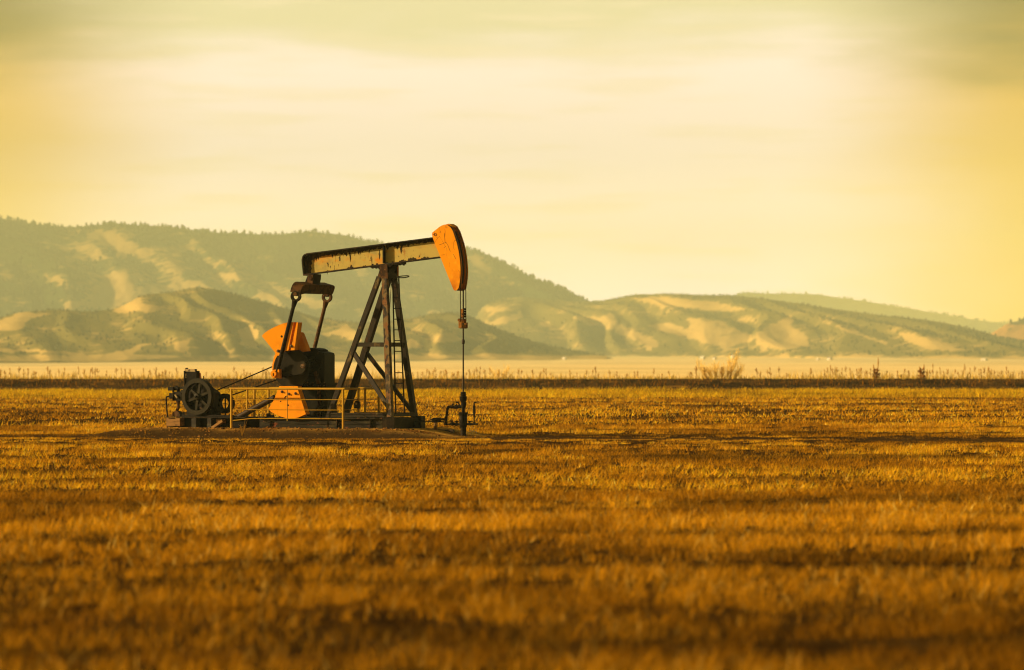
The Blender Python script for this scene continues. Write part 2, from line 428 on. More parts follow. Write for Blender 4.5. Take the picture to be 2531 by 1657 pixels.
for (xa, ya, w_, h_) in ((811, 649, 3, 12), (866, 622, 4, 26), (917, 632, 3, 14), (938, 618, 4, 24), (992, 607, 6, 20), (856, 625, 7, 9), (809, 668, 2.5, 11)):
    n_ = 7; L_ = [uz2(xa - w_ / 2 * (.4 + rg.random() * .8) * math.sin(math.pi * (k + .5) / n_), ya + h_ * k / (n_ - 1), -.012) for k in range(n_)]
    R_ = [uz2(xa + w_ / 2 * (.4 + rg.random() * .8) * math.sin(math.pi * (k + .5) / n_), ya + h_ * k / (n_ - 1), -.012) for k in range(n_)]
    MB().prism(L_ + R_[::-1], -.0142, -.009).build('grime_streak', M['grime_shade'], pump)

# --- horsehead
hp = [(310,265),(318,250),(335,236),(400,185),(425,172),(445,165),(470,161),(500,180),(520,195),(545,235),(565,295),(590,370),(612,470),(625,560),(632,650),(632,720),(628,780),(622,830),(612,880),(592,905),(570,912),(555,902),(545,880),(470,695),(400,520),(360,420),(325,330),(312,290)]
T1 = -.275
hh = [uz2(1000 + x / 4.582, 520 + y / 4.582, T1) for x, y in hp]
MB().prism(hh, T1, T1 + .025).build('side_plate', M['orange'], pump)
MB().prism(hh, .25, .275).build('side_plate', M['orange'], pump)
arc = hh[6:20]
def inset(pts, d): return [(p[0] - d * .97, p[1] - d * .1) for p in pts]
strip(inset(arc, .045), T1 + .03, .245, .02, 1).build('front_plate', M['orange_edge'], pump)
strip(inset(arc, .012), T1 + .10, T1 + .17, .03, 1).build('cable_guide', M['orange_edge'], pump)
strip(inset(arc, .012), .12, .19, .03, 1).build('cable_guide', M['orange_edge'], pump)
strip(inset(arc[3:12], .035), -.06, .07, .02, 1).build('cable_track', M['black'], pump)
back = [hh[i] for i in (20, 21, 23, 24, 25, 26, 0)]
strip([(p[0] + .05, p[1]) for p in back], T1 + .03, .245, .02, 1).build('back_plate', M['orange_edge'], pump)
strip([(p[0], p[1] + .022) for p in hh[5:9]], -.10, .275, .02, 1).build('head_lid', M['orange'], pump)
for pts_ in (((1098,577),(1099.5,590),(1100,600),(1106,604),(1109,612),(1113,622)), ((1085,606),(1096,602),(1104,599)), ((1119.5,628),(1123,633),(1126,640)), ((1097,612.5),(1101.5,609.5)), ((1091,631),(1099,630)), ((1088,571),(1090,577)), ((1103,561.5),(1106,564))):
    q_ = [uz2(x, y, T1) for x, y in pts_]
    MB().tube([(a_, T1 - .0005, b_) for a_, b_ in q_], .0045, 4).build('paint_crack', M['grime_shade'], pump)
p = uz2(1075.5, 580, T1); MB().ring((p[0], T1 - .004, p[1]), (0,1,0), .045, .03, .012, 12).build('lifting_eye', M['orange_edge'], pump)

# --- bridle, carrier bar
ub = U.tz(1145, 780, 0)[0]
zb_ = zof(797)
for t, px in ((-.20, 1138), (.19, 1151.3)):
    p0 = U.uz(px, 716, ub); p1 = U.uz(px + .4, 800, ub)
    path = [(arc[i][0] - .0, p0[1], arc[i][1]) for i in range(1, 12)]
    path = [(q[0] - .01, q[1], q[2]) for q in path if q[2] > p0[2] + .3] + [p0, p1]
    MB().tube(path, .013, 5).build('bridle_cable', M['cable'], pump)
mb = MB(); z = zof(803)
mb.box(ub - .04, ub + .04, -.17, .16, zof(813), zof(803))
mb.box(ub - .05, ub + .04, -.22, -.15, zof(812), zof(794)); mb.box(ub - .05, ub + .05, .13, .20, zof(812), zof(798))
mb.lathe((ub - .03, -.20, zof(792)), (0,1,0), [(-.04, .04), (.05, .04)], 10)
mb.build('carrier_bar', M['clamp'], pump)

# --- equalizer (tilted with the pitmans)
tilt = math.atan2(47 * U.c ** -1 / 90, 177 / 90.)   # lean of the pitmans in the u-z plane
eqc = U.tz(774 - 0, 712, 0)
Tm = Matrix.Rotation(tilt, 4, 'Y')
def tilted(mb):
    c = Vector(eqc); mb.v = [tuple(Tm @ Vector(v) + c) for v in mb.v]; return mb
E1 = 1.13; zt_, zb2 = .125, -.135
prof = [(-E1, zb2 - .03), (-E1, -.04), (-E1 + .03, .03), (-E1 + .08, .08), (-E1 + .16, .115), (-E1 + .27, zt_), (E1 - .12, zt_), (E1 - .03, .09), (E1, .04), (E1 - .03, -.10), (E1 - .1, zb2 - .02), (E1 - .32, zb2), (-E1 + .32, zb2), (-E1 + .1, zb2 - .03)]
vs = [(-.15, a, b) for a, b in prof] + [(.15, a, b) for a, b in prof]; n = len(prof)
fs = [tuple(range(n)), tuple(range(2*n-1, n-1, -1))] + [((i+1) % n, i, n + i, n + (i+1) % n) for i in range(n)]
tilted(MB().add(vs, fs)).build('equalizer', M['rusty'], pump)
bk = MB().prism([uz2(759, 701, -.22), uz2(772, 701.5, -.22), uz2(774, 692, -.22), uz2(773, 680, -.22), uz2(762, 679, -.22), uz2(760, 690, -.22)], -.22, -.19)
bb = MB().prism([uz2(759, 703, 0), uz2(778, 703, 0), uz2(781, 690, 0), uz2(782, 678, 0), uz2(768, 679, 0), uz2(764, 690, 0)], -.19, .33)
p = uz2(767, 688, -.22); bk.lathe((p[0], -.22, p[1]), (0,-1,0), [(0, .055), (.035, .055), (.04, .02)], 10)
bk.build('tail_bearing_cap', M['rusty'], pump); bb.build('tail_bearing', M['dark'], pump)
# --- pitman arms with eyes; wrist pins
TP = 1.10
for s_, (pt, pb) in ((-1, ((731.5, 733), (684.5, 921))), (1, ((808.5, 735), (762.5, 921)))):
    t = TP * s_
    a = U.tz(*pt, t); b = U.tz(*pb, t); a = Vector(a); b = Vector(b); d = (b - a).normalized()
    mb = MB().ring(a, (0,1,0), .145, .085, .10, 22)
    mb.cyl(a + d * .12, a + d * .30, .085, .055, 12); mb.cyl(a + d * .28, b, .052, .058, 12)
    pit = mb.build('pitman_arm', M['dark'] if s_ < 0 else M['rusty'], pump)
    MB().cyl((a.x, t - .07 , a.z + .06), (a.x, t + .07, a.z + .06), .055, n=12).build('eye_pin', M['rusty'], pit)
    c = Vector(U.tz(679.5, 924.5, t)) if s_ < 0 else b
    mb = MB().lathe((c.x, t - .11, c.z), (0,1,0), [(0, .085), (.02, .092), (.06, .092)], 20)
    q = [(c.x - .05, c.z + .11), (c.x + .155, c.z + .125), (c.x + .155, c.z - .125), (c.x - .06, c.z - .11)]
    mb.prism(q, t - .05, t + .10)
    wb = mb.build('wrist_bearing', M['orange'], pit)
    MB().box(c.x - .012, c.x + .012, t - .116, t - .10, c.z - .055, c.z + .02).build('pin_slot', M['black'], wb)
# --- crank: disc, arm, weights
def dodisc(t, tm):
    c = U.tz(721, 911, t); cs = []
    for i in range(40):
        a = 2 * math.pi * i / 40; cs.append((c[0] + .545 * math.cos(a), c[2] + .55 * math.sin(a)))
    return cs
MB().prism(dodisc(-.78, 0), -.80, -.74).build('crank_disc', M['disc'], pump)
ca = [(693,914),(713,905),(733,896),(746,892),(753,894.5),(756,903),(753,917),(745,925),(720,928),(697,932.5),(690,931)]
cr = MB().prism([uz2(x, y, -.98) for x, y in ca], -.98, -.80).build('crank_arm', M['disc'], pump)
for x, y in ((705, 918.5), (713.7, 916.5)):
    p = uz2(x, y, -.99); MB().lathe((p[0], -.985, p[1]), (0,1,0), [(0, .03), (.01, .03)], 10).build('crank_hole', M['black'], cr)
sh = uz2(748, 905, -.99)
MB().lathe((sh[0], -1.0, sh[1]), (0,1,0), [(0, .05), (.02, .07), (.3, .07)], 14).build('crankshaft_end', M['bolt'], cr)
MB().prism(dodisc(.78, 0), .74, .80).build('crank_disc', M['disc'], pump)
MB().prism([(p[0], p[1]) for p in [uz2(x, y, -.98) for x, y in ca]], .80, .98).build('crank_arm', M['disc'], pump)
# upper near weight
up = [(647,831),(650,827),(655,822.5),(662,817.5),(670,813),(680,808),(690,803.5),(700,799.8),(710,797.5),(722,796.6),(722.5,806),(716,838),(707,866),(703,868.5),(695,873),(688,880),(680,872),(663,851)]
w1 = MB().prism([uz2(x, y, -1.06) for x, y in up], -1.06, -.99).build('counterweight', M['weight'], pump)
r1 = [(719,796.7),(726,796.7),(713,866.5),(704,868.5)]; r2 = [(733.5,797),(737,797.5),(731,845),(728,866),(719,866)]
mb = MB().prism([uz2(x, y, -1.09) for x, y in r1], -1.10, -.82)
mb.prism([uz2(x, y, -1.09) for x, y in r2], -1.10, -.82)
mb.prism([uz2(x, y, -1.0) for x, y in [(722,798),(735,798),(725,866),(708,867)]], -1.0, -.84)
mb.build('weight_rib', M['weight'], w1)
for x, y in ((687, 868), (720, 856)):
    p = uz2(x, y, -1.10); MB().lathe((p[0], -1.10, p[1]), (0,-1,0), [(-.05, .042), (.015, .042), (.02, .02), (.05, .02)], 10).build('weight_bolt', M['bolt'], w1)
mb = MB(); p = uz2(696, 832, -1.062); mb.lathe((p[0], -1.063, p[1]), (0,1,0), [(0, .032), (.01, .032)], 12); mb.build('weight_hole', M['black'], w1)
inn = [(672.5,915),(673,900),(677,884),(681,872),(700,845),(722,818),(741,822),(744,826),(757,860),(759,868),(735,872),(715,885)]
MB().prism([uz2(x, y, -.70) for x, y in inn], -.70, -.46).build('counterweight', M['weight'], pump)
# lower weights
lo = [(690.4,955),(736,955),(737,966),(756,1024),(738,1032),(730,1034),(723,1034.6),(713,1034.6),(704.7,1033),(695,1030),(686,1026.7),(670.5,1018.9),(666,1014.5),(663.6,1011),(677,989)]
w2 = MB().prism([uz2(x, y, -1.09) for x, y in lo], -1.09, -.82).build('counterweight', M['weight'], pump)
for x, y in ((697, 968.5), (713.5, 974), (730.4, 973)):
    p = uz2(x, y, -1.09); MB().lathe((p[0], -1.09, p[1]), (0,-1,0), [(-.02, .040), (.012, .040), (.016, .022), (.045, .022)], 10).build('weight_bolt', M['bolt'], w2)
for x, y, r in ((693.5, 992.5, .018), (712, 1002, .024)):
    p = uz2(x, y, -1.092); MB().lathe((p[0], -1.094, p[1]), (0,1,0), [(0, r), (.01, r)], 10).build('weight_hole', M['black'], w2)
mb = MB()
a = uz2(702.5, 985, -1.092); b = uz2(705.5, 980.5, -1.092); c = uz2(708.5, 979, -1.092)
mb.tube([(a[0], -1.093, a[1]), (b[0], -1.093, b[1]), (c[0], -1.093, c[1])], .011, 5)
mb.build('weight_scratch', M['black'], w2)
MB().prism([uz2(x, y, -1.09) for x, y in lo], .86, 1.13).build('counterweight', M['weight'], pump)

# --- gear reducer
g0 = U.tz(742, 900, -.36)[0]; g1 = U.tz(802, 900, -.36)[0]
ztop = zof(872, -.3); zmid = zof(950, -.3); zb3 = z1
gp = [(g0 - .30, zmid), (g0 - .30, ztop - .25), (g0 - .16, ztop - .08), (g0 + .02, ztop - .01), (g0 + .22, ztop + .05), (g0 + .52, ztop + .045), (g1 - .02, ztop - .01), (g1, ztop - .07), (g1, zmid)]
gb = MB().prism(gp, -.36, .34).build('gear_case', M['gear'], pump)
lid = MB().prism([(g0 + .14, ztop + .05), (g0 + .18, ztop + .10), (g0 + .30, ztop + .135), (g0 + .46, ztop + .115), (g0 + .56, ztop + .07), (g0 + .55, ztop + .04)], -.30, .28)
lid.build('inspection_lid', M['gear'], gb)
mb = MB().prism([(g0 - .28, zmid), (g1 + .03, zmid), (g1 + .08, zb3), (g0 - .28, zb3)], -.35, .33)
ped = mb.build('pedestal', M['gear'], pump)
MB().box(g0 - .36, g1 + .07, -.42, .40, zmid - .035, zmid + .03).build('case_flange', M['gear'], gb)
mb = MB()
ov = U.uz(804, 992, g1 + .06); 
vs = [(g1 + .062, ov[1] + .17 * math.cos(2*math.pi*i/18), ov[2] + .145 * math.sin(2*math.pi*i/18)) for i in range(18)]
mb.add(vs + [(v[0] + .006, v[1], v[2]) for v in vs], [tuple(range(18, 36))] + [(i, (i+1) % 18, 18 + (i+1) % 18, 18 + i) for i in range(18)])
mb.build('hand_hole', M['black'], ped)
mb = MB()
for px in (787, 791.5):
    q = U.tz(px, 1000, -.36)[0]; mb.box(q - .015, q + .015, -.40, -.35, zb3, zmid - .04)
mb.build('pedestal_rib', M['rusty'], ped)
mb = MB()
rb = [(755,893),(768,895),(777,903),(781,915),(786,932),(790,949),(782,949),(777,930),(772,915),(766,905),(755,902)]
mb.prism([uz2(x, y, -.45) for x, y in rb], -.45, -.36); mb.build('brake_band', M['rusty'], gb)
MB().lathe((sh[0] + .03, -.36, sh[1]), (0,-1,0), [(0, .26), (.05, .25), (.06, .20), (.12, .18)], 22).build('bearing_cap', M['gear'], gb)
for k in range(7):
    q = g0 - .25 + (g1 - g0 + .25) * k / 6.0; MB().cyl((q, -.39, zmid - .05), (q, -.39, zmid + .055), .022, n=6).build('case_bolt', M['bolt'], gb)
MB().box(g1 - .22, g1 - .20, -.375, -.35, zmid + .03, ztop - .12).build('case_rib', M['gear'], gb)
MB().cyl((sh[0], -.8, sh[1]), (sh[0], .8, sh[1]), .10).build('crankshaft', M['dark'], pump)
# belt sheave on the far side of the gear case
TS = .46
shc = U.tz(703, 915, TS)
mb = MB().lathe((shc[0], TS - .09, shc[2]), (0,1,0), [(0, .22), (.02, .23), (.16, .23), (.18, .22)], 26)
mb.cyl((shc[0], .1, shc[2]), (shc[0], TS, shc[2]), .06)
mb.box(shc[0] - .1, g0, .02, .26, shc[2] - .09, shc[2] + .09)
mb.build('belt_sheave', M['dark'], pump)
# small brackets at the rear of the base
mb = MB()
for px0, px1, py0 in ((661, 667, 1022), (668, 676, 1026)):
    a = U.tz(px0, py0, -.9); b = U.tz(px1, 1033, -.9); mb.box(a[0], b[0], -.98, -.85, b[2], a[2])
mb.build('base_bracket', M['dark'], pump)

# ------------------------------------------------------------------ polished rod + wellhead (in the unit frame, own origins)
GW = zof(1075.5) + PADZ
well_o = U.world((U.tz(1145, 1075, 0)[0], 0, 0)); well_o.z = 0
WF = Frame(well_o, TH)
def wp(px, py, t=0): return WF.tz(px, py, t)
well = empty('wellhead', well_o, -TH, label='dark wellhead with valves and stuffing box under the hanging rod', cat='wellhead')
rod_o = U.world((ub, 0, 0)); rod_o.z = 0
rod = empty('polished_rod', rod_o, -TH, label='thin vertical polished rod running from the horsehead down into the wellhead', cat='rod')
zr0 = WF.tz(1145, 968, 0)[2]; zr1 = WF.tz(1145, 714, 0)[2]
def zw(py): return WF.tz(1145, py, 0)[2]
MB().cyl((0,0,zr0 - .1), (0,0,zr1), .022, n=8).build('rod_bar', M['cable'], rod)
MB().lathe((0,0,zw(851)), (0,0,1), [(0,.026),(.02,.045),(.10,.045),(.13,.03)], 10).build('rod_coupling', M['cable'], rod)
mb = MB().lathe((0,0,zw(799)), (0,0,1), [(0,.075),(.11,.075),(.115,.06)], 10)
mb.box(-.055, .02, -.07, .03, zw(788), zw(764)); mb.build('rod_clamp', M['clamp'], rod)
mb = MB()
for k in range(4):
    z = zw(785 - 6 * k); mb.lathe((.02, .04, z), (0,0,1), [(0, .05), (.03, .055), (.055, .03)], 8)
mb.build('clamp_bolt', M['dark'], rod)
def wl(name, prof, px=1145, m='dark', n=16, par=well):
    c = wp(px, 1000); P = [(wp(px, py)[2], r / 90.) for py, r in prof]
    z0 = P[0][0]
    return MB().lathe((c[0], 0, z0), (0,0,1), [(z - z0, r) for z, r in P], n).build(name, M[m], par)
wl('casing', [(1082, 7.2), (1056, 7.2)])
wl('casing_head', [(1058, 7), (1055, 9), (1050, 9.6), (1040, 9.8), (1038, 10.3), (1036, 9.8), (1028, 9.8), (1026, 10), (1024, 11.5), (1019.4, 11.7)], m='dark')
wl('tubing_neck', [(1021, 4.2), (1009, 4.2), (1008, 5.4), (1004, 5.6)])
wl('flow_tee', [(1008, 5.5), (1000, 6), (995, 5.2)])
wl('stuffing_box', [(997, 5), (994, 5.8), (990, 8.6), (986, 9.0), (983, 8.8), (982, 9.4), (980.5, 9.4), (980, 7), (977.5, 6.6), (977, 8.2), (975.5, 8.2), (975, 6.4), (973, 6.4), (972.5, 7.8), (971.4, 7.8), (971, 6.2), (969, 6), (968.5, 3)])
def wtube(name, pts, r, m='dark', n=9, t=0): return MB().tube([wp(x, y, t) for x, y in pts], r / 90., n).build(name, M[m], well)
wtube('flow_pipe', [(1142, 1006), (1122, 1006), (1111, 1006), (1107.5, 1007), (1106, 1011), (1104, 1028), (1102.3, 1036), (1102, 1051)], 3.0)
wtube('pipe_elbow', [(1114, 1006), (1110.5, 1006), (1107.2, 1007.5), (1106.2, 1012)], 3.9)
wtube('lower_pipe', [(1100.5, 1049.2), (1120, 1049), (1140, 1049)], 2.6)
wtube('pipe_union', [(1102.6, 1030), (1102, 1041)], 4.0)
wtube('pipe_elbow', [(1101.5, 1046), (1101.3, 1052)], 3.8)
def valve(x, y, r, par=well):
    c = wp(x, y); d = r / 90.
    mb = MB().lathe((c[0] - d, 0, c[2]), (1,0,0), [(0, d * .75), (d * .3, d * .75), (d * .4, d), (d * 1.6, d), (d * 1.7, d * .75), (d * 2, d * .75)], 10)
    mb.cyl((c[0], 0, c[2]), (c[0], 0, c[2] + d * 1.5), d * .35, n=6)
    return mb.build('valve_body', M['dark'], par)
v = valve(1118, 1006, 4.4); MB().tube([wp(1117, 1000.5), wp(1121, 999), wp(1123, 1000)], .022, 5).build('valve_handle', M['dark'], v)
v = valve(1128, 1006, 5.0); v = valve(1135, 1005.5, 4.4)
MB().tube([wp(1126.8, 995.2), wp(1131, 994.8), wp(1133.3, 995.6), wp(1135, 1000), wp(1136, 1003)], .022, 5).build('valve_handle', M['dark'], v)
v = valve(1118, 1048, 4.6)
v = valve(1128, 1049, 4.2)
mb = MB(); c = wp(1129, 1042.3); mb.ring(c, (0,.3,1), .05, .035, .016, 12); mb.cyl(c, wp(1129, 1047), .014, n=6); mb.build('hand_wheel', M['dark'], v)
wtube('side_lever', [(1151, 994), (1151.8, 1001), (1150, 1006.5), (1146, 1006)], 1.6, n=6)
wtube('side_pipe', [(1150, 1048.8), (1178.5, 1048.8), (1181.5, 1048.9)], 2.8)
v = valve(1161, 1048.5, 3.9)
mb = MB(); c = wp(1160.6, 1042.4); mb.ring(c, (0,.2,1), .055, .036, .018, 12); mb.box(c[0]-.045, c[0]+.045, -.01, .01, c[2]-.008, c[2]+.008); mb.cyl(wp(1160.6, 1040), wp(1160.6, 1048), .016, n=6); mb.build('hand_wheel', M['dark'], v)
gs = MB()
c = wp(1172, 1048)
def zz(py): return wp(1172, py)[2] - c[2]
gs.lathe(c, (0,0,1), [(0, .038), (zz(1044), .038), (zz(1043), .018), (zz(1031), .018), (zz(1030), .026), (zz(1023), .026), (zz(1022), .039), (zz(1003.5), .041), (zz(1002.5), .02), (zz(996), .02), (zz(993), .018)], 10)
gs.tube([wp(1172.5, 995.3), wp(1177, 995.6), wp(1180.8, 997.3)], [.02, .016, .008], 5)
gs.build('gauge_standpipe', M['dark'], well)
# separator bulb + cross pipe + stand
wtube('cross_pipe', [(1103, 1036.6), (1095, 1036.8), (1084, 1037.2)], 3.0)
mb = MB(); a = Vector(wp(1090, 1037.4)); b = Vector(wp(1066, 1038)); L_ = (b - a).length
mb.lathe(a, b - a, [(0, .03), (.03, .055), (.09, .062), (L_*.7, .058), (L_ - .03, .04), (L_, .02)], 12)
mb.tube([wp(1066, 1038), wp(1062.5, 1038.4)], .014, 5)
mb.build('check_valve', M['dark'], well)
v2 = valve(1088, 1037, 3.6)
wtube('flow_line', [(1036, 1040.5), (1058, 1042), (1078, 1042.8), (1110, 1043.5)], 1.5, n=6, t=.12)

stand_o = WF.world(wp(1076, 1080, 0)); stand_o.z = 0
SF = Frame(stand_o, TH)
st = empty('pipe_stand', stand_o, -TH, label='short upright round post propping the flow line beside the wellhead', cat='post')
z_t = SF.tz(1076, 1043, 0)[2]
MB().lathe((0,0,-.05), (0,0,1), [(0,.055),(z_t - .02,.044),(z_t + .03,.040)], 12).build('post', M['wood'], st)
mb = MB().box(-.07, .07, -.05, .05, z_t - .02, z_t + .0); mb.build('saddle', M['dark'], st)

# loose pipe lying on the ground
a = U.tz(1013, 1070.5, .35); b = U.tz(1122, 1066.6, .35); pc = U.world(lerp(a, b, .5)); 
lp = empty('pipe', (pc.x, pc.y, pc.z), 0, label='thick brown pipe lying on the ground between the pumpjack base and the wellhead', cat='pipe')
A_, B_ = U.world(a) - pc, U.world(b) - pc
d = (B_ - A_).normalized()
MB().lathe(A_, d, [(0, .052), (.004, .062), ((B_-A_).length - .01, .056), ((B_-A_).length, .045)], 14).build('pipe_body', M['brown_pipe'], lp)
MB().ring(A_ - d * .001, d, .063, .05, .02, 14).build('pipe_rim', M['wood'], lp)

# brown inclined pipe behind the rail
a = U.world(U.tz(580, 1036, -.55)); b = U.world(U.tz(679, 983, -.55)); c = (a + b) / 2
ip = empty('pipe', a, 0, label='brown pipe slanting up from the engine skid to the lower counterweight', cat='pipe')
A_, B_ = Vector((0,0,0)), b - a
MB().cyl(A_, B_, .08, n=16).build('pipe_body', M['brown_pipe'], ip)
MB().ring(B_ * .995, B_, .084, .06, .03, 16).build('pipe_collar', M['dark'], ip)

# ------------------------------------------------------------------ guard rails
def guard(name, tA, tB, pxs, pyt, label, zbot, back):
    """three-sided rail: long side on t = tA, returns to t = tB"""
    g_o = U.world((U.tz((pxs[0] + pxs[1]) / 2, 1060, tA)[0], tA, 0)); g_o.z = PADZ
    G = Frame(g_o, TH)
    g = empty(name, g_o, -TH, label=label, cat='railing', group=None)
    ua = G.tz(pxs[0], 1000, tA - tA)[0]; ub_ = G.tz(pxs[1], 1000, 0)[0]
    dt = tB - tA
    zt = G.tz(pxs[0], pyt, 0)[2]; zt2 = G.tz(pxs[1], pyt + .6, 0)[2]
    posts = [(ua, 0, zt, zbot[0]), (ub_, 0, zt2, zbot[1]), (ua, dt, zt, zbot[2]), (ub_, dt, zt2, zbot[3])]
    for (u, t, z, zb) in posts:
        MB().cyl((u, t, zb), (u, t, z), .033, n=10).build('post', M['rail'], g)
    def rail(p, q, r=.03, nm='top_rail'): MB().cyl(p, q, r, n=10).build(nm, M['rail'], g)
    rail((ua - .06, 0, zt), (ub_ + .05, 0, zt2)); rail((ua, 0, zt), (ua, dt + .05 * np.sign(dt), zt)); rail((ub_, 0, zt2), (ub_, dt + .05*np.sign(dt), zt2))
    for k, py in enumerate((987.5, 1013, 1039)):
        z = G.tz(pxs[0], py, 0)[2]; z2 = G.tz(pxs[1], py + 1, 0)[2]
        sag = .0 if k < 2 else .06
        pts = [(ua + (ub_ - ua) * q, 0, z + (z2 - z) * q + (sag if 0 < q else -.02*(k == 2)) * .8) for q in (0, .18, .4, .7, 1)] if k == 2 else [(ua, 0, z), ((ua + ub_) / 2, 0, (z + z2) / 2 - .004), (ub_, 0, z2)]
        MB().tube(pts, .0085 if k < 2 else .011, 6).build('wire', M['rail'], g)
        MB().tube([(ua, 0, z), (ua, dt, z + .01)], .008, 6).build('wire', M['rail'], g); MB().tube([(ub_, 0, z2), (ub_, dt, z2 + .01)], .008, 6).build('wire', M['rail'], g)
    um = G.tz(710 if back == 0 else 800, 1000, 0)[0]
    MB().cyl((um, 0, G.tz(710, 1041, 0)[2]), (um, 0, zt), .014, n=6).build('stay', M['rail'], g)
    if back == 0:
        for (u, t, z, zb) in posts[:2]: MB().box(u - .045, u + .045, t - .045, t + .045, zb - .03, zb + .02).build('foot', M['rusty'], g)
    return g
z_ = lambda py, t: U.tz(959, py, t)[2]
guard('guard_rail', -1.47, -.42, (571.7, 848), 961, 'yellow pipe guard rail in front of the orange counterweight', (-.10, -.07, -.03, -.06), 0)
guard('guard_rail', 1.20, .25, (664, 936), 959.5, 'yellow pipe guard rail standing behind the gear case and post legs', (-.05, -.05, -.05, -.05), 1)
# box hanging on rail post
bx_o = U.world(U.tz(883, 1001, -.47))
bxo = empty('switch_box', bx_o, -TH, label='small dark box hanging on the rightmost post of the front rail', cat='box')
mb = MB().prism([(-.075, -.10), (.07, -.105), (.085, -.01), (.06, .085), (.01, .115), (-.05, .10), (-.085, .0)], -.05, .05)
mb.build('case', M['dark'], bxo); MB().box(-.04, .02, -.058, -.05, .0, .06).build('plate', M['tank'], bxo)
MB().tube([(-.04, -.02, .09), (0, -.02, .15), (.04, -.02, .09)], .012, 6).build('hanger', M['dark'], bxo)
# dark block at the foot of the front rail
bo = U.world(U.tz(850, 1068, -1.95)); 
blk = MB().prism([(-.075, -.05), (.075, -.055), (.08, .03), (.05, .05), (-.06, .048), (-.08, .01)], -.07, .09).build('block', M['black'], None)
blk.location = bo; blk.rotation_euler = (0, 0, -TH); tag(blk, 'small dark block on the dirt at the foot of the front guard rail', 'block')

# ------------------------------------------------------------------ engine
TE = R(31.0)
DE = 158.2
e0 = at(485.5, 1056, DE)
eo = Vector((e0.x, DE, PADZ))
G = Frame(eo, TE)
eng = empty('engine', eo, -TE, label='old dark gas engine with a six-spoked flywheel on a low skid', cat='engine')
def ep(px, py, t): return G.tz(px, py, t)
def ebox(mb, px0, px1, py0, py1, t0, t1):
    a = ep(px0, py0, t0); b = ep(px1, py1, t0); mb.box(a[0], b[0], t0, t1, a[2], b[2]); return mb
tF = -.50
fc = ep(485.5, 981, tF); RW = 44.4 / 90 * (DE / 156.2)
mb = MB().ring((fc[0], tF + .09, fc[2]), (0,1,0), RW, RW * .775, .18, 48)
mb.ring((fc[0], tF + .09, fc[2]), (0,1,0), RW + .012, RW - .02, .06, 48)
fw = mb.build('flywheel', M['wheel'], eng)
for k in range(6):
    a = R(80 + 60 * k)
    MB().beam((fc[0] + .09 * math.cos(a), tF + .09, fc[2] + .09 * math.sin(a)), (fc[0] + RW * .8 * math.cos(a), tF + .09, fc[2] + RW * .8 * math.sin(a)), .06, .085, (0,1,0), .05, .06).build('spoke', M['wheel'], fw)
MB().lathe((fc[0], tF - .02, fc[2]), (0,1,0), [(0, .045), (.01, .085), (.04, .10), (.22, .10)], 18).build('hub', M['wheel'], fw)
MB().lathe((fc[0], tF - .06, fc[2]), (0,1,0), [(0, .03), (.06, .035)], 10).build('shaft_end', M['black'], fw)
# crankcase + cylinder block
mb = MB(); ebox(mb, 462, 522, 985, 1029, -.28, .05); ebox(mb, 458, 508, 950, 990, -.24, .02)
mb.prism([(fc[0] - .30, fc[2] - .26), (fc[0] + .42, fc[2] - .30), (fc[0] + .40, fc[2] + .1), (fc[0] + .22, fc[2] + .26), (fc[0] - .2, fc[2] + .26), (fc[0] - .32, fc[2] + .05)], -.30, -.05)
ebox(mb, 519, 536, 1006, 1029, -.1, .1); ebox(mb, 514, 528, 1000, 1008, -.08, .06)
mb.build('crankcase', M['dark'], eng)
# clutch housing and power pulley (axis along t)
mb = MB().lathe((fc[0], -.12, fc[2] + .02), (0,1,0), [(0, .30), (.10, .27), (.20, .225), (.40, .22), (.45, .15)], 24); mb.build('clutch_housing', M['dark'], eng)
mb = MB().lathe((fc[0], .33, fc[2] + .02), (0,1,0), [(0, .11), (.02, .14), (.08, .125), (.14, .14), (.18, .14), (.20, .08)], 24); mb.build('belt_pulley', M['dark'], eng)
# radiator
mb = MB(); ebox(mb, 455, 484, 919, 956, -.10, .02); rad = mb.build('radiator', M['black'], eng)
mb = MB(); ebox(mb, 456.5, 482, 912.5, 919, -.09, .01); mb.build('radiator_tank', M['tank'], rad)
mb = MB()
for px in (454, 483): ebox(mb, px, px + 2.0, 917, 960, -.13, .04)
mb.build('radiator_frame', M['dark'], rad)
mb = MB(); c = ep(461.5, 914, 0); mb.lathe(c, (0,0,1), [(0, .04), (.03, .045), (.05, .03)], 10); mb.build('radiator_cap', M['dark'], rad)
mb = MB(); 
for k in range(5):
    c = ep(459.8, 925 + 2.2 * k, -.105); mb.box(c[0] - .012, c[0] + .012, -.115, -.10, c[2] - .008, c[2] + .008)
mb.build('radiator_tag', M['tank'], rad)
c = ep(493.5, 940, .1); z2 = ep(493.5, 922, .1)[2]
MB().lathe(c, (0,0,1), [(-.3, .03), (0, .034), (z2 - c[2] - .02, .034), (z2 - c[2], .02)], 10).build('exhaust_stack', M['red_pipe'], eng)
MB().cyl(ep(503, 945, .2), ep(503, 930, .2), .011, n=6).build('filler_rod', M['dark'], eng)
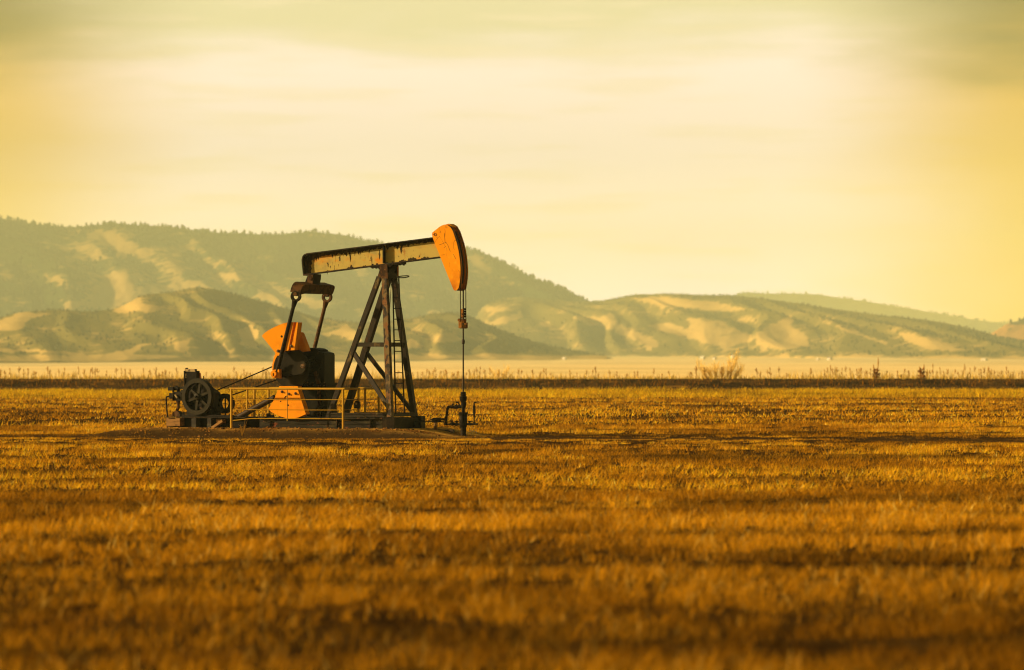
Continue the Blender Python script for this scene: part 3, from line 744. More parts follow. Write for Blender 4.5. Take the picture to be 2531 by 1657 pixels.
# carburettor group on the left
mb = MB(); ebox(mb, 415, 428, 957, 966, -.14, .16); ebox(mb, 427, 440, 956, 963, -.1, .12); mb.build('air_cleaner', M['gear'], eng)
mb = MB(); ebox(mb, 418, 428, 972, 986, -.12, .18); ebox(mb, 426, 448, 968, 991, -.08, .15); mb.tube([ep(430, 960, 0), ep(437, 958, 0), ep(441, 964, 0), ep(441, 972, 0)], .05, 8); mb.tube([ep(428, 964, 0), ep(429, 974, 0)], .03, 8)
mb.build('carburettor', M['dark'], eng)
mb = MB(); ebox(mb, 445, 455, 955.5, 962.5, -.12, .1); ebox(mb, 446, 460, 964, 972, -.1, .1); mb.build('magneto', M['gear'], eng)
mb = MB(); mb.tube([ep(433, 976, -.13), ep(436, 980, -.13), ep(438, 984, -.13)], .03, 8); mb.build('brass_fitting', M['tank'], eng)
mb = MB(); mb.tube([ep(440.5, 988, 0), ep(441, 1000, 0), ep(441, 1008, 0), ep(438, 1014, 0), ep(436, 1020, 0)], [.07, .038, .04, .045, .04], 10); mb.build('intake_pipe', M['rusty'], eng)
c = ep(436.5, 1029, -.05); 
mb = MB().prism([(c[0] + .145 * math.cos(a), c[2] + .145 * math.sin(a)) for a in np.linspace(0, math.pi, 14)], -.09, .09); mb.build('pump_housing', M['rusty'], eng)
mb = MB(); mb.tube([ep(418, 980, -.2), ep(412, 981, -.2), ep(410.7, 984, -.2), ep(412, 1010, -.2), ep(414, 1031, -.2)], .022, 7); mb.build('support_rod', M['dark'], eng)
for x, y, h_ in ((453, 1018, 10), (540, 1016, 10), (543, 1022, 6)):
    a = ep(x, y, -.2); b = ep(x + 1.6, y + h_, -.2); MB().box(a[0], b[0], -.22, -.17, a[2], b[2]).build('anchor_bolt', M['dark'], eng)
# spare grooved wheel behind, on a rod
rc = ep(556, 997.6, .50)
mb = MB().ring((rc[0], .50, rc[2]), (0,1,0), .278, .152, .10, 36); mb.ring((rc[0], .56, rc[2]), (0,1,0), .25, .18, .14, 36)
rw = mb.build('ring_wheel', M['dark'], eng)
MB().tube([(rc[0], .52, rc[2] - .40), (rc[0], .52, rc[2] - .03), (rc[0], .52, rc[2] + .16)], .02, 6).build('wheel_axle_rod', M['dark'], rw)
# skid
mb = MB(); ebox(mb, 409, 573, 1030, 1033.5, -.55, .6); ebox(mb, 449, 572, 1025.5, 1030, -.40, -.25); ebox(mb, 449, 572, 1025.5, 1030, .3, .45); 
ebox(mb, 560, 606, 1031, 1034, -.5, .55)
sk = mb.build('skid', M['dark'], eng)
mb = MB(); ebox(mb, 412, 568, 1033.5, 1061, -.30, .55); ebox(mb, 555, 607, 1034, 1058, -.36, .50); mb.build('skid_beam', M['black'], sk)
mb = MB(); ebox(mb, 473, 484, 1033.5, 1061, -.53, -.30); mb.build('skid_leg', M['skid'], sk); mb = MB(); ebox(mb, 512, 522, 1033.5, 1061, -.53, -.30); mb.build('skid_leg', M['skid'], sk)
mb = MB(); ebox(mb, 433, 444.5, 1033.5, 1053, -.52, -.30); ebox(mb, 411, 433, 1034, 1053, -.48, -.30); mb.build('timber_block', M['wood'], sk)
mb = MB(); mb.beam(ep(524, 1060, -.45), ep(553, 1040, -.45), .16, .07); ebox(mb, 534, 556, 1036, 1046, -.42, -.32); mb.build('timber_plank', M['wood'], sk)

# drive belt between engine pulley and the unit's sheave
pa_ = G.world((fc[0], .43, fc[2] + .02)); pb_ = U.world(shc)
bo = pa_.copy()
pts = []
up_l = (at(537.3, 965, pa_.y + .0), at(690, 899.5, pb_.y)); dn = (at(690, 937.2, pb_.y), at(540, 988.5, pa_.y))
ca_, cb_ = pa_ - bo, pb_ - bo
pts += [up_l[0] - bo, up_l[1] - bo]
for a in (60, 20, -20, -60): pts.append(cb_ + Vector((.225 * math.cos(R(a)), 0, .225 * math.sin(R(a)))))
pts += [dn[0] - bo, dn[1] - bo]
for a in (-110, -150, 170, 130): pts.append(ca_ + Vector((.15 * math.cos(R(a)), 0, .15 * math.sin(R(a)))))
dense = []
for i in range(len(pts)):
    p, q = pts[i], pts[(i + 1) % len(pts)]
    m_ = max(1, int((q - p).length / .4))
    for k in range(m_): dense.append(p.lerp(q, k / m_))
belt = MB().tube(dense, .018, 6, closed=True).build('drive_belt', M['black'], None)
belt.location = bo; tag(belt, 'long thin black drive belt running from the engine pulley up to the pumpjack', 'belt')

# ------------------------------------------------------------------ field
BANK_Y = 446.0
def pad_mask(X, Y):
    """1 on the dirt pad under the machines"""
    dx = X - U.o.x; dy = Y - U.o.y
    u = dx * U.c - dy * U.s; t = dx * U.s + dy * U.c
    w = .5 * (fbm(X * .9, Y * .9, 5, 3) - .5)
    a = sst(-7.6, -6.4, u + w) * (1 - sst(1.7, 2.9, u + w)); b = sst(-2.6, -1.5, t + w) * (1 - sst(1.7, 2.6, t + w))
    return a * b * (1 - .5 * sst(.52, .66, fbm(X * 1.7, Y * 1.7, 6, 3)))
def pad_rise(X, Y):
    dx = X - U.o.x; dy = Y - U.o.y
    u = dx * U.c - dy * U.s; t = dx * U.s + dy * U.c
    a = sst(-8.4, -6.6, u) * (1 - sst(.9, 2.6, u)); b = sst(-3.2, -2.0, t) * (1 - sst(1.4, 3.4, t))
    return a * b
def track_mask(X, Y):
    s = X / Y * F + W / 2
    yc = 152.6 - (s - 1180) * .0052 * (s > 1180) + .8 * (s < 420) * (1)
    wob = 1.6 * (fbm(X * .25, X * 0 + 3, 21, 3) - .5)
    m = np.exp(-((Y - yc - wob) / 3.3) ** 2)
    gap = sst(1890, 1960, s) * (1 - sst(2080, 2150, s))
    return m * (1 - .85 * gap)
def ground_z(X, Y):
    near = np.clip(60.0 / Y, .3, 1.6)
    z = .05 * (fbm(X * .35, Y * .22, 3, 3) - .5) + .10 * (fbm(X * .06, Y * .12, 8, 2) - .5)
    # shallow furrows across the field
    f1 = np.exp(-((Y - 79.5 - 1.4 * (fbm(X * .2, X * 0, 31, 3) - .5)) / 1.1) ** 2)
    f2 = np.exp(-((Y - 55.3 - 1.2 * (fbm(X * .4, X * 0 + 5, 33, 3) - .5)) / .8) ** 2)
    z = z - .10 * f1 - .12 * f2 - .04 * track_mask(X, Y)
    pr = pad_rise(X, Y)
    z = z * (1 - pr) + pr * (PADZ + .03 + .08 * (fbm(X * 1.6, Y * 1.1, 4, 4) - .5))
    return z
ys = np.concatenate([np.array([2., 8, 16, 24]), np.geomspace(30, 138, 190), np.arange(139, 168, .35), np.geomspace(169, 444, 90), np.array([BANK_Y + .05])])
ss = np.concatenate([np.linspace(-14000, -1200, 24), np.linspace(-1100, 3700, 420), np.linspace(3800, 16500, 24)])
S, Yg = np.meshgrid(ss, ys); Xg = (S - W / 2) / F * Yg
Zg = ground_z(Xg, Yg)
nr, nc = S.shape
def gridfaces(nr, nc):
    i = np.arange(nr - 1)[:, None] * nc + np.arange(nc - 1)[None, :]
    return np.stack([i, i + 1, i + nc + 1, i + nc], -1).reshape(-1)
pm = pad_mask(Xg, Yg); tm = np.clip(track_mask(Xg, Yg), 0, 1)
tn = np.stack([np.maximum(pm, 0), tm, fbm(Xg * .5, Yg * .5, 2, 4), np.ones_like(pm)], -1)
mg, nt, b = newmat('field_soil')
an = nt.nodes.new('ShaderNodeAttribute'); an.attribute_name = 'tint'
sx = nt.nodes.new('ShaderNodeSeparateColor'); nt.links.new(an.outputs['Color'], sx.inputs[0])
k1 = noise_mask(nt, .8, .4, .65, (1, .5, 1), 8)
def rgbmix(nt, fac, c1, c2):
    mx = nt.nodes.new('ShaderNodeMixRGB'); nt.links.new(fac, mx.inputs[0])
    for i, c in ((1, c1), (2, c2)):
        if isinstance(c, tuple): mx.inputs[i].default_value = (*c, 1)
        else: nt.links.new(c, mx.inputs[i])
    return mx.outputs[0]
c_ = rgbmix(nt, k1, (.030, .015, .004), (.075, .038, .008))
c_ = rgbmix(nt, sx.outputs[1], c_, (.055, .030, .010))
dirt = rgbmix(nt, noise_mask(nt, 1.5, .38, .58, (.45, 1, 1), 8, seed=4), (.26, .10, .012), (.66, .36, .06))
c_ = rgbmix(nt, sx.outputs[0], c_, dirt)
nt.links.new(c_, b.inputs['Base Color']); b.inputs['Roughness'].default_value = 1; b.inputs['Specular IOR Level'].default_value = 0
bp = nt.nodes.new('ShaderNodeBump'); bp.inputs['Strength'].default_value = .8; bp.inputs['Distance'].default_value = .08
nt.links.new(noise_mask(nt, 5, 0, 1, (1, 1, 1), 8, .7, 6), bp.inputs['Height']); nt.links.new(bp.outputs[0], b.inputs['Normal'])
fld = npmesh('field', np.stack([Xg, Yg, Zg], -1).reshape(-1, 3), gridfaces(nr, nc), np.full((nr-1)*(nc-1), 4), mg, tn.reshape(-1, 4), True)
tag(fld, kind='structure')

# ------------------------------------------------------------------ grass
def grass_mat(name, transl=.35):
    m = bpy.data.materials.new(name); m.use_nodes = True; nt = m.node_tree; nt.nodes.clear()
    out = nt.nodes.new('ShaderNodeOutputMaterial'); a = nt.nodes.new('ShaderNodeAttribute'); a.attribute_name = 'tint'
    d = nt.nodes.new('ShaderNodeBsdfDiffuse'); t = nt.nodes.new('ShaderNodeBsdfTranslucent'); mx = nt.nodes.new('ShaderNodeMixShader')
    mx.inputs[0].default_value = transl
    nt.links.new(a.outputs['Color'], d.inputs[0]); nt.links.new(a.outputs['Color'], t.inputs[0])
    nt.links.new(d.outputs[0], mx.inputs[1]); nt.links.new(t.outputs[0], mx.inputs[2]); nt.links.new(mx.outputs[0], out.inputs[0])
    return m
MG = grass_mat('dry_straw')
STRAW = np.array([.93, .435, .013]); BROWN = np.array([.45, .180, .006]); PALE = np.array([.90, .60, .11]); WEED_SHADE = np.array([.030, .020, .005]); GOLD = np.array([.92, .52, .012])
def scatter(n, y0, y1, s0=-450, s1=2980, seed=0):
    r = np.random.default_rng(seed)
    Y = np.sqrt(r.random(n) * (y1**2 - y0**2) + y0**2); s = s0 + (s1 - s0) * r.random(n); out = r.random(n) < .22; s = np.where(out, np.where(r.random(n) < .5, s0 - 1500 * r.random(n), s1 + 1500 * r.random(n)), s)
    return (s - W / 2) / F * Y, Y, r
def blades(n, y0, y1, hgt, wid, seed, two):
    X, Y, r = scatter(n, y0, y1, seed=seed)
    pmk = pad_mask(X, Y); keep = r.random(n) > pmk * .94
    tr = track_mask(X, Y); keep &= r.random(n) > tr * .45
    X, Y, tr, pmk = X[keep], Y[keep], tr[keep], pmk[keep]; n = len(X)
    clump = fbm(X * .9, Y * .55, 41, 4)
    rows = .5 + 1.5 * (fbm(X / 11.0 + 3, np.log(Y) * 30, 43, 3) - .5)              # long streaks left by the mower
    patch = fbm(X / 3.0, Y / 6.0, 44, 3)
    fq = np.clip(70. / Y, .35, 1.6); tuft = fbm(X * 6.5 * np.where(Y > 120, .4, 1), Y * 2.4 * np.where(Y > 120, .35, 1), 45, 2); tt = sst(.36, .62, tuft)
    keep2 = r.random(n) < (.10 + .95 * tt) * (.35 + .65 * sst(.30, .46, fbm(X * .8, Y * .45, 47, 3)))
    X, Y, tr, pmk, clump, rows, patch, tuft, tt = [q[keep2] for q in (X, Y, tr, pmk, clump, rows, patch, tuft, tt)]; n = len(X)
    h = hgt * (.60 + .55 * r.random(n)) * (.30 + .50 * clump + .85 * tt) * (.75 + .5 * rows)
    strip_ = sst(300, 322, Y + 14 * (fbm(X * .1, X * 0, 61, 3) - .5))
    h = h * (1 + 1.3 * strip_)
    h = h * (1 - .6 * pmk); h = h * (1 - .45 * sst(128, 140, Y) * (1 - sst(156, 160, Y))) * (1 - .35 * tr)
    f1 = np.exp(-((Y - 79.3 - 1.6 * (fbm(X * .2, X * 0, 31, 3) - .5)) / 1.9) ** 2) * sst(.32, .50, fbm(X * .55, Y * .2, 71, 3))
    f2 = np.exp(-((Y - 55.2 - 1.2 * (fbm(X * .4, X * 0 + 5, 33, 3) - .5)) / 1.2) ** 2) * sst(.24, .42, fbm(X * .8, Y * .3, 72, 3))
    f3 = np.exp(-((Y - 45.0 - 1.5 * (fbm(X * .3, X * 0 + 9, 35, 3) - .5)) / .7) ** 2) * sst(.46, .6, fbm(X * .4, Y * .3, 73, 3)) * .7
    f4 = sst(.60, .68, fbm(X * .22, np.log(Y) * 34, 75, 4)) * .75
    band = np.clip(np.maximum.reduce([f1, f2, f3, f4, tr * .9]), 0, 1)
    h = h * (1 - .35 * band) 
    k = np.clip(.42 + 1.5 * (rows - .5) + 1.0 * (clump - .5) + .60 * tt + .20 * r.standard_normal(n), 0, 1)[:, None]  # shade between tufts put into the colour: gaps browner
    c = BROWN * (1 - k) + STRAW * k
    pl = (r.random(n) < .05)[:, None]; c = np.where(pl, PALE, c)
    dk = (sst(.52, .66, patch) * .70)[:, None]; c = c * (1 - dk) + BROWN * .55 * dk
    # lens falloff put into the grass colour: darker, browner towards the near side
    old = (1 - sst(36, 92, Y + 12 * (patch - .5)))[:, None] * .88; c = c * (1 - old * (1 - .30 * k)) + BROWN * .30 * old * (1 - .30 * k)  # old: weight of the painted lens falloff, not older growth
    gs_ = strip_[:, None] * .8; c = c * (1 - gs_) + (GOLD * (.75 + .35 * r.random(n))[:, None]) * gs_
    wd_ = WEED_SHADE + (BROWN * .30) * (tr[:, None] > .15); c = c * (1 - band[:, None] * .9) + wd_ * band[:, None] * .9  # dark weed clumps, with shade at the grass bases put into the colour
    c = np.minimum(c * (.50 + 1.05 * r.random(n) ** 1.4)[:, None], .95)
    z = ground_z(X, Y) - .01
    yaw = r.random(n) * np.pi; w = wid * (.6 + .8 * r.random(n)) * .5 * np.where(pl[:, 0] & two, 1.7, 1.0)
    h = np.where(pl[:, 0] & two & (r.random(n) < .16), h * 1.5, h)
    lean = h * (.15 + 1.5 * r.random(n) ** 1.5); ld = r.random(n) * 2 * np.pi
    lx = np.cos(ld) * lean + .12 * h; ly = np.sin(ld) * lean
    cx = np.cos(yaw) * w; cy = np.sin(yaw) * w
    if two:
        V = np.empty((n, 5, 3), np.float32)
        V[:, 0] = np.stack([X - cx, Y - cy, z], -1); V[:, 1] = np.stack([X + cx, Y + cy, z], -1)
        V[:, 2] = np.stack([X + cx * .8 + lx * .35, Y + cy * .8 + ly * .35, z + h * .58], -1)
        V[:, 3] = np.stack([X - cx * .8 + lx * .35, Y - cy * .8 + ly * .35, z + h * .58], -1)
        V[:, 4] = np.stack([X + lx, Y + ly, z + h], -1)
        base = (np.arange(n) * 5)[:, None]
        L = (base + np.array([0, 1, 2, 3, 3, 2, 4])).reshape(-1); sz = np.tile([4, 3], n)
        nv = 5
    else:
        V = np.empty((n, 3, 3), np.float32)
        V[:, 0] = np.stack([X - cx, Y - cy, z], -1); V[:, 1] = np.stack([X + cx, Y + cy, z], -1); V[:, 2] = np.stack([X + lx, Y + ly, z + h], -1)
        L = np.arange(n * 3); sz = np.full(n, 3); nv = 3
    C = np.ones((n, nv, 4), np.float32); C[:, :, :3] = c[:, None, :]
    return V.reshape(-1, 3), L, sz, C.reshape(-1, 4)
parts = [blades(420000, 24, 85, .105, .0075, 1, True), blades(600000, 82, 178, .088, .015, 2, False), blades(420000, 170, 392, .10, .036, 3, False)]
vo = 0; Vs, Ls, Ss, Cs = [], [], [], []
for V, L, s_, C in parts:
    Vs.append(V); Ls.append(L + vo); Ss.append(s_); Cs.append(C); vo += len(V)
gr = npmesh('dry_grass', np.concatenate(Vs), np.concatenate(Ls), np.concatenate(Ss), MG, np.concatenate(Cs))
tag(gr, kind='stuff', label='dry golden brown stubble grass covering the flat field', cat='grass')

def stones():
    r = np.random.default_rng(9); n = 650
    u = r.uniform(-7.6, 2.8, n); t = -1.9 + r.normal(0, .55, n)
    X = U.o.x + u * U.c + t * U.s; Y = U.o.y - u * U.s + t * U.c; z = ground_z(X, Y); q = r.uniform(.012, .05, n) * r.random(n) ** .8 + .008
    base = np.array([(1,0,0),(0,1,0),(-1,0,0),(0,-1,0),(0,0,.8),(0,0,-.6)], float)
    V = np.stack([X, Y, z], -1)[:, None] + base[None] * q[:, None, None] * r.uniform(.6, 1.4, (n, 6, 3))
    L = ((np.arange(n) * 6)[:, None] + np.array([0,1,4, 1,2,4, 2,3,4, 3,0,4, 1,0,5, 2,1,5, 3,2,5, 0,3,5])[None]).reshape(-1)
    c = np.where((r.random(n) < .6)[:, None], [.20, .09, .02], [.08, .038, .011]) * r.uniform(.6, 1.3, n)[:, None]
    C = np.ones((n, 6, 4)); C[:, :, :3] = c[:, None]
    return V.reshape(-1, 3), L, np.full(n * 8, 3), C.reshape(-1, 4)
MST = grass_mat('stone_and_clods', 0.0)
V_, L_s, S_s, C_s = stones(); sto = npmesh('loose_stones', V_, L_s, S_s, MST, C_s)
tag(sto, kind='stuff', label='loose clods and small stones on the bare dirt around the pumpjack', cat='stones')

# ------------------------------------------------------------------ ditch bank at the far side
ss2 = np.linspace(-4500, 7000, 760); prof = [(444.0, -.05), (445.2, -.03), (445.7, .30), (446.1, .58), (446.9, .67), (449.5, .68), (453, .62), (456, .5)]
Sb = np.tile(ss2, (len(prof), 1)); Yb_ = np.array([p[0] for p in prof])[:, None] + 0 * Sb; Xb_ = (Sb - W/2) / F * Yb_
Zb_ = np.array([p[1] for p in prof])[:, None] + .12 * (fbm(Xb_ * .35, Yb_ * .8, 81, 4) - .5) * np.array([0, .3, 1, 1, .8, .6, .4, .2])[:, None]
msoil = paint('bank_soil', (.085, .040, .008), 1, 0, [((.03, .015, .004), .9, .45, .6, (.35, 1, 2)), ((.22, .105, .016), 1.6, .55, .68, (.5, 1, 2))], spec=0)
bank = npmesh('ditch_bank', np.stack([Xb_, Yb_, Zb_], -1).reshape(-1, 3), gridfaces(*Sb.shape), np.full((Sb.shape[0]-1)*(Sb.shape[1]-1), 4), msoil, None, True)
tag(bank, kind='structure')
# fine dead grass on the bank
def bank_grass():
    n = 9000; r = np.random.default_rng(5)
    s = np.where(r.random(n) < .8, -500 + 3600 * r.random(n), -2200 + 7000 * r.random(n)); face = r.random(n) < .30
    Y = np.where(face, 445.2 + r.random(n) * .7, 446.2 + 6 * r.random(n)); X = (s - W/2) / F * Y
    dens = fbm(X * .25, Y * .2, 91, 4)
    z = np.where(face, (Y - 445.2) * .8, .63)
    h = np.where(face, .18 + .2 * r.random(n), (.22 + .55 * r.random(n) ** 2) * (.3 + 1.2 * dens))
    w = .022 + .02 * r.random(n); yaw = (r.random(n) - .5) * 1.6
    cx, cy = np.cos(yaw) * w, np.sin(yaw) * w; lx = (r.random(n) - .5) * .5 * h
    V = np.empty((n, 3, 3), np.float32)
    V[:, 0] = np.stack([X - cx, Y - cy, z], -1); V[:, 1] = np.stack([X + cx, Y + cy, z], -1); V[:, 2] = np.stack([X + lx, Y, z + h], -1)
    c = np.where(face[:, None], np.where(r.random(n)[:, None] < .5, WEED_SHADE * 1.5, BROWN * .8), PALE * 1.0) * (.6 + .6 * r.random(n))[:, None]
    C = np.ones((n, 3, 4), np.float32); C[:, :, :3] = c[:, None, :]
    return V.reshape(-1, 3), np.arange(n * 3), np.full(n, 3), C.reshape(-1, 4)
bg = npmesh('bank_grass', *bank_grass()[:3], MG, bank_grass()[3]); tag(bg, kind='stuff', label='fine golden dead grass along the top of the dark ditch bank', cat='grass')

# ------------------------------------------------------------------ weed stalks on the bank
MSTALK = paint('dry_stalk', (.50, .25, .03), .9, 0, [((.34, .15, .02), 6, .45, .6, (1, 1, .3))], spec=0)
MSEED = paint('dry_seed_spike', (.38, .165, .016), .9, 0, [((.50, .26, .03), 9, .5, .65, (1, 1, 1))], spec=0)
def stalk_mesh(k):
    r = random.Random(k); mb = MB()
    bend = (r.random() - .5) * .16; n = 5
    pts = [(bend * q * q + .01 * r.random(), .02 * r.random(), q) for q in np.linspace(0, 1, n + 1)]
    mb.tube(pts, [.018, .016, .015, .013, .011, .007], 5)
    q0 = r.uniform(.45, .7); seg = [(bend * q * q, 0, q) for q in np.linspace(q0, 1.0, 7)]
    mb.tube(seg, [.015] + [r.uniform(.020, .042) for _ in range(5)] + [.012], 6)
    for j in range(r.randint(1, 4)):
        q = r.uniform(.35, .75); a = r.choice((-1, 1)) * r.uniform(.10, .22); L = r.uniform(.12, .28)
        p = (bend * q * q, 0, q); e = (p[0] + a * .6, r.uniform(-.1, .1), q + L)
        mb.tube([p, (p[0] + a * .4, 0, q + L * .4), e], [.012, .016, .022], 5)
    return mb
stalks = [stalk_mesh(k).build('weed_stalk', MSEED if k % 2 else MSTALK, None) for k in range(9)]
SL = 'thin dry weed stalk with a narrow seed spike standing on top of the ditch bank'
SG = 'dry weed stalks along the ditch bank'
xs = []
xs += [(2000 + a / 4.482, (385 - b) / 4.482) for a, b in ((25,255),(172,270),(200,252),(240,225),(258,262),(285,245),(313,248),(362,256),(412,238),(462,258),(535,268),(555,262),(570,252),(578,256),(622,282),(645,290),(685,262),(865,285),(893,310),(980,288),(1015,330),(1052,265),(1103,283),(1310,270),(1335,280),(1375,212),(1418,290),(1458,250),(1495,290),(1535,268),(1608,272),(1655,300),(1705,268),(1732,212),(1785,255),(1845,235),(1885,268),(1908,265),(1942,250),(1975,243),(2000,282),(2020,270),(2060,278),(2110,305),(2135,282),(2190,243),(2215,285),(2255,300),(2320,308),(2370,290))]
xs += [(a / 5.667, (435 - b) / 5.667) for a, b in ((10,285),(70,312),(150,275),(268,256),(340,290),(400,278),(475,318),(490,322),(670,250),(700,292),(830,290),(900,270),(960,350),(1030,365),(1110,252),(1170,290),(1260,285),(1290,268),(1335,272),(1375,280),(1500,310),(1630,275),(1710,270),(1765,285),(1815,290),(2010,275),(2105,300),(2185,262),(2240,350),(2280,320),(2320,300))]
xs += [(1100 + a / 3.4, (1208 - b) / 3.4) for a, b in ((10,1125),(65,1150),(105,1140),(180,1150),(210,1122),(245,1122),(270,1105),(295,1098),(335,1122),(380,1110),(455,1125),(615,1118),(640,1130),(735,1125),(800,1140),(830,1112),(855,1115),(890,1150),(1050,1130),(1110,1150),(1185,1130),(1235,1125),(1262,1098),(1290,1150),(1385,1130),(1450,1140),(1535,1160),(1595,1140),(1620,1138),(1755,1115),(1820,1160),(1880,1135),(2060,1140),(2110,1095),(2180,1130),(2330,1100))]
xs += [(390 + a / 5.805, (435 - b) / 5.805) for a, b in ((30,340),(75,330),(110,310),(165,320),(280,260),(700,320),(810,325),(900,350),(1100,248),(1130,320),(1235,285),(1270,330),(1320,340),(1510,262),(1555,275),(1600,320))]
xs += [(960 + a / 6.49, (490 - b) / 6.49) for a, b in ((105,350),(165,345),(385,380),(480,365),(545,365),(605,318),(665,345),(720,330),(755,295),(775,400),(850,345),(900,345),(940,345),(1040,390),(1110,355))]
xs += [(x, h) for x, h in ((1872, 28), (1880, 20), (1898, 24), (1905, 30), (1925, 31), (1945, 16), (1985, 18), (2005, 27), (1905, 17), (1710, 18), (1722, 34), (1742, 30), (1785, 32), (1810, 26), (1803, 15))]
stalks_used = set()
for i, (px, hh_) in enumerate(xs):
    k = i % 9
    o = stalks[k] if k not in stalks_used else stalks[k].copy()
    if k in stalks_used: COL.objects.link(o)
    stalks_used.add(k)
    Y = 446.7 + (i * 37 % 11) * .25
    hgt = max(hh_ - 1, 9) * Y / F
    o.location = (gx(px, Y), Y, .60); wsc = random.uniform(.8, 1.2)
    o.scale = (wsc * (1 if i % 3 else -1) * .95, wsc, hgt + .07); o.rotation_euler = (0, random.uniform(-.06, .06), random.uniform(-.5, .5))
    tag(o, SL, 'weed', SG)
for k in range(9):
    if k not in stalks_used: bpy.data.objects.remove(stalks[k])
# two leafy clumps
MLEAF = paint('dead_leaf', (.36, .13, .012), .9, 0, [((.20, .07, .01), 7, .45, .6, (1, 1, 1))], spec=0)
def clump(px, tops, width, dens, label, seed):
    r = random.Random(seed); Y = 447.2
    o = empty('dead_weed', (gx(px, Y), Y, .60), 0, label=label, cat='weed')
    mb = MB()
    for dx, hpx in tops:
        h = hpx * Y / F; x0 = dx * Y / F
        mb.tube([(x0 * .3, 0, 0), (x0 * .8, 0, h * .5), (x0, .02, h)], [.035, .03, .02], 5)
        mb.tube([(x0 * .85, 0, h * .55), (x0 * .95, 0, h * .75), (x0, .02, h * 1.0)], [.03, .05, .02], 6)
    mb.build('stem', MSEED, o)
    mb = MB(); 
    for _ in range(dens):
        a = r.uniform(0, 2*math.pi); z = r.uniform(.03, .8) ; w = width * Y / F * .5 * (1.1 - z * .8)
        p = Vector((math.cos(a) * w * r.random(), math.sin(a) * w * r.random() * .6, z)); d = Vector((math.cos(a) * .6, math.sin(a) * .4, r.uniform(-.4, .9))).normalized() * r.uniform(.15, .34); s_ = Vector((r.uniform(-1,1), r.uniform(-1,1), r.uniform(-.5,.5))).normalized() * r.uniform(.03, .07)
        mb.add([p, p + d * .5 + s_, p + d, p + d * .5 - s_], [(0,1,2,3)])
    mb.build('dead_leaves', MLEAF, o)
clump(2166, [(-7, 38), (5, 55), (2, 30)], 15, 150, 'leafy orange-brown dead weed with two tall bare spikes on the ditch bank', 3)
clump(2278, [(-5, 33), (6, 38), (-2, 26), (4, 22)], 14, 130, 'dense rust-brown forked dead weed on the ditch bank, right of the spiked leafy weed', 4)
# pale twiggy bushes
MTWIG = paint('pale_twig', (.90, .64, .17), .9, 0, [((.70, .40, .06), 5, .45, .6, (1, 1, 1))], spec=0)
def bush(px, pyb, hpx, wpx, Y, ntw, label, seed, zbase):
    r = random.Random(seed); o = empty('bare_bush', (gx(px, Y), Y, zbase), 0, label=label, cat='bush')
    h = hpx * Y / F; w = wpx * Y / F; mb = MB(); mt = MB()
    subs = ((-.40, .72), (-.24, .50), (-.10, .62), (.08, .55), (.24, .92), (.34, 1.0), (.47, .55))
    for k in range(ntw):
        sx_, sh_ = subs[k % len(subs)]; a = r.uniform(0, 2*math.pi); q = r.random()
        bx_, by_ = sx_ * w * .55, r.uniform(-.2, .2) * w
        ex = sx_ * w + math.cos(a) * w * .10 * q; ey = by_ + math.sin(a) * w * .2 * q
        hh_ = h * sh_ * r.uniform(.55, 1.0)
        P = [(bx_, by_ * .4, -.05), (bx_ * .7 + ex * .3 + r.uniform(-.05, .05), by_ * .6, hh_ * .35), (bx_ * .25 + ex * .75, ey * .8, hh_ * .7), (ex + r.uniform(-.1, .1), ey, hh_)]
        (mb if k % 3 == 0 else mt).tube(P, [.024, .018, .012, .005], 4)
        for j in range(6):
            f = r.uniform(.3, .95); i = min(int(f * 3), 2); g = f * 3 - i
            p = Vector(P[i]).lerp(Vector(P[i+1]), g); e = p + Vector((r.uniform(-.25, .25), r.uniform(-.3, .3), r.uniform(.15, .5)))
            mt.tube([p, p.lerp(e, .5) + Vector((r.uniform(-.05,.05), 0, .03)), e], [.010, .008, .004], 3)
    mb.build('stem', MTWIG, o); mt.build('twigs', MTWIG, o)
bush(1778, 937, 76, 128, 449.5, 112, 'wide pale golden leafless bush rising above the ditch bank in the right half', 1, .55)
bush(1238, 937, 40, 60, 449.5, 26, 'small faint golden leafless bush on the ditch bank right of the wellhead', 2, .55)
# small pale weed by the well and dead weed by the rail
pw = at(1166, 1079, 155.6); o = empty('pale_weed', (pw.x, pw.y, .0), 0, label='small pale tufted weed on the ground just right of the wellhead', cat='weed')
mb = MB()
for k in range(6): mb.tube([(0, 0, 0), (random.uniform(-.05, .08), 0, .08), (random.uniform(-.03, .16), 0, random.uniform(.12, .19))], [.012, .009, .006], 4)
mb.build('stems', MTWIG, o); mb = MB()
for k in range(14):
    p = Vector((random.uniform(-.06, .14), random.uniform(-.05, .05), random.uniform(.05, .19))); mb.lathe(p, (0,0,1), [(0, .006), (.012, .018), (.026, .006)], 6)
mb.build('flower_heads', M['white'], o)
pw = at(598, 1076, 153.6); o = empty('dead_weed', (pw.x, pw.y, .1), 0, label='sparse dead brown weed on the dirt before the left end of the front guard rail', cat='weed')
mb = MB()
for k in range(9): mb.tube([(0, 0, -.1), (random.uniform(-.08, .08), 0, .12), (random.uniform(-.16, .18), 0, random.uniform(.12, .36))], [.009, .008, .004], 4)
mb.build('stems', MSTALK, o)

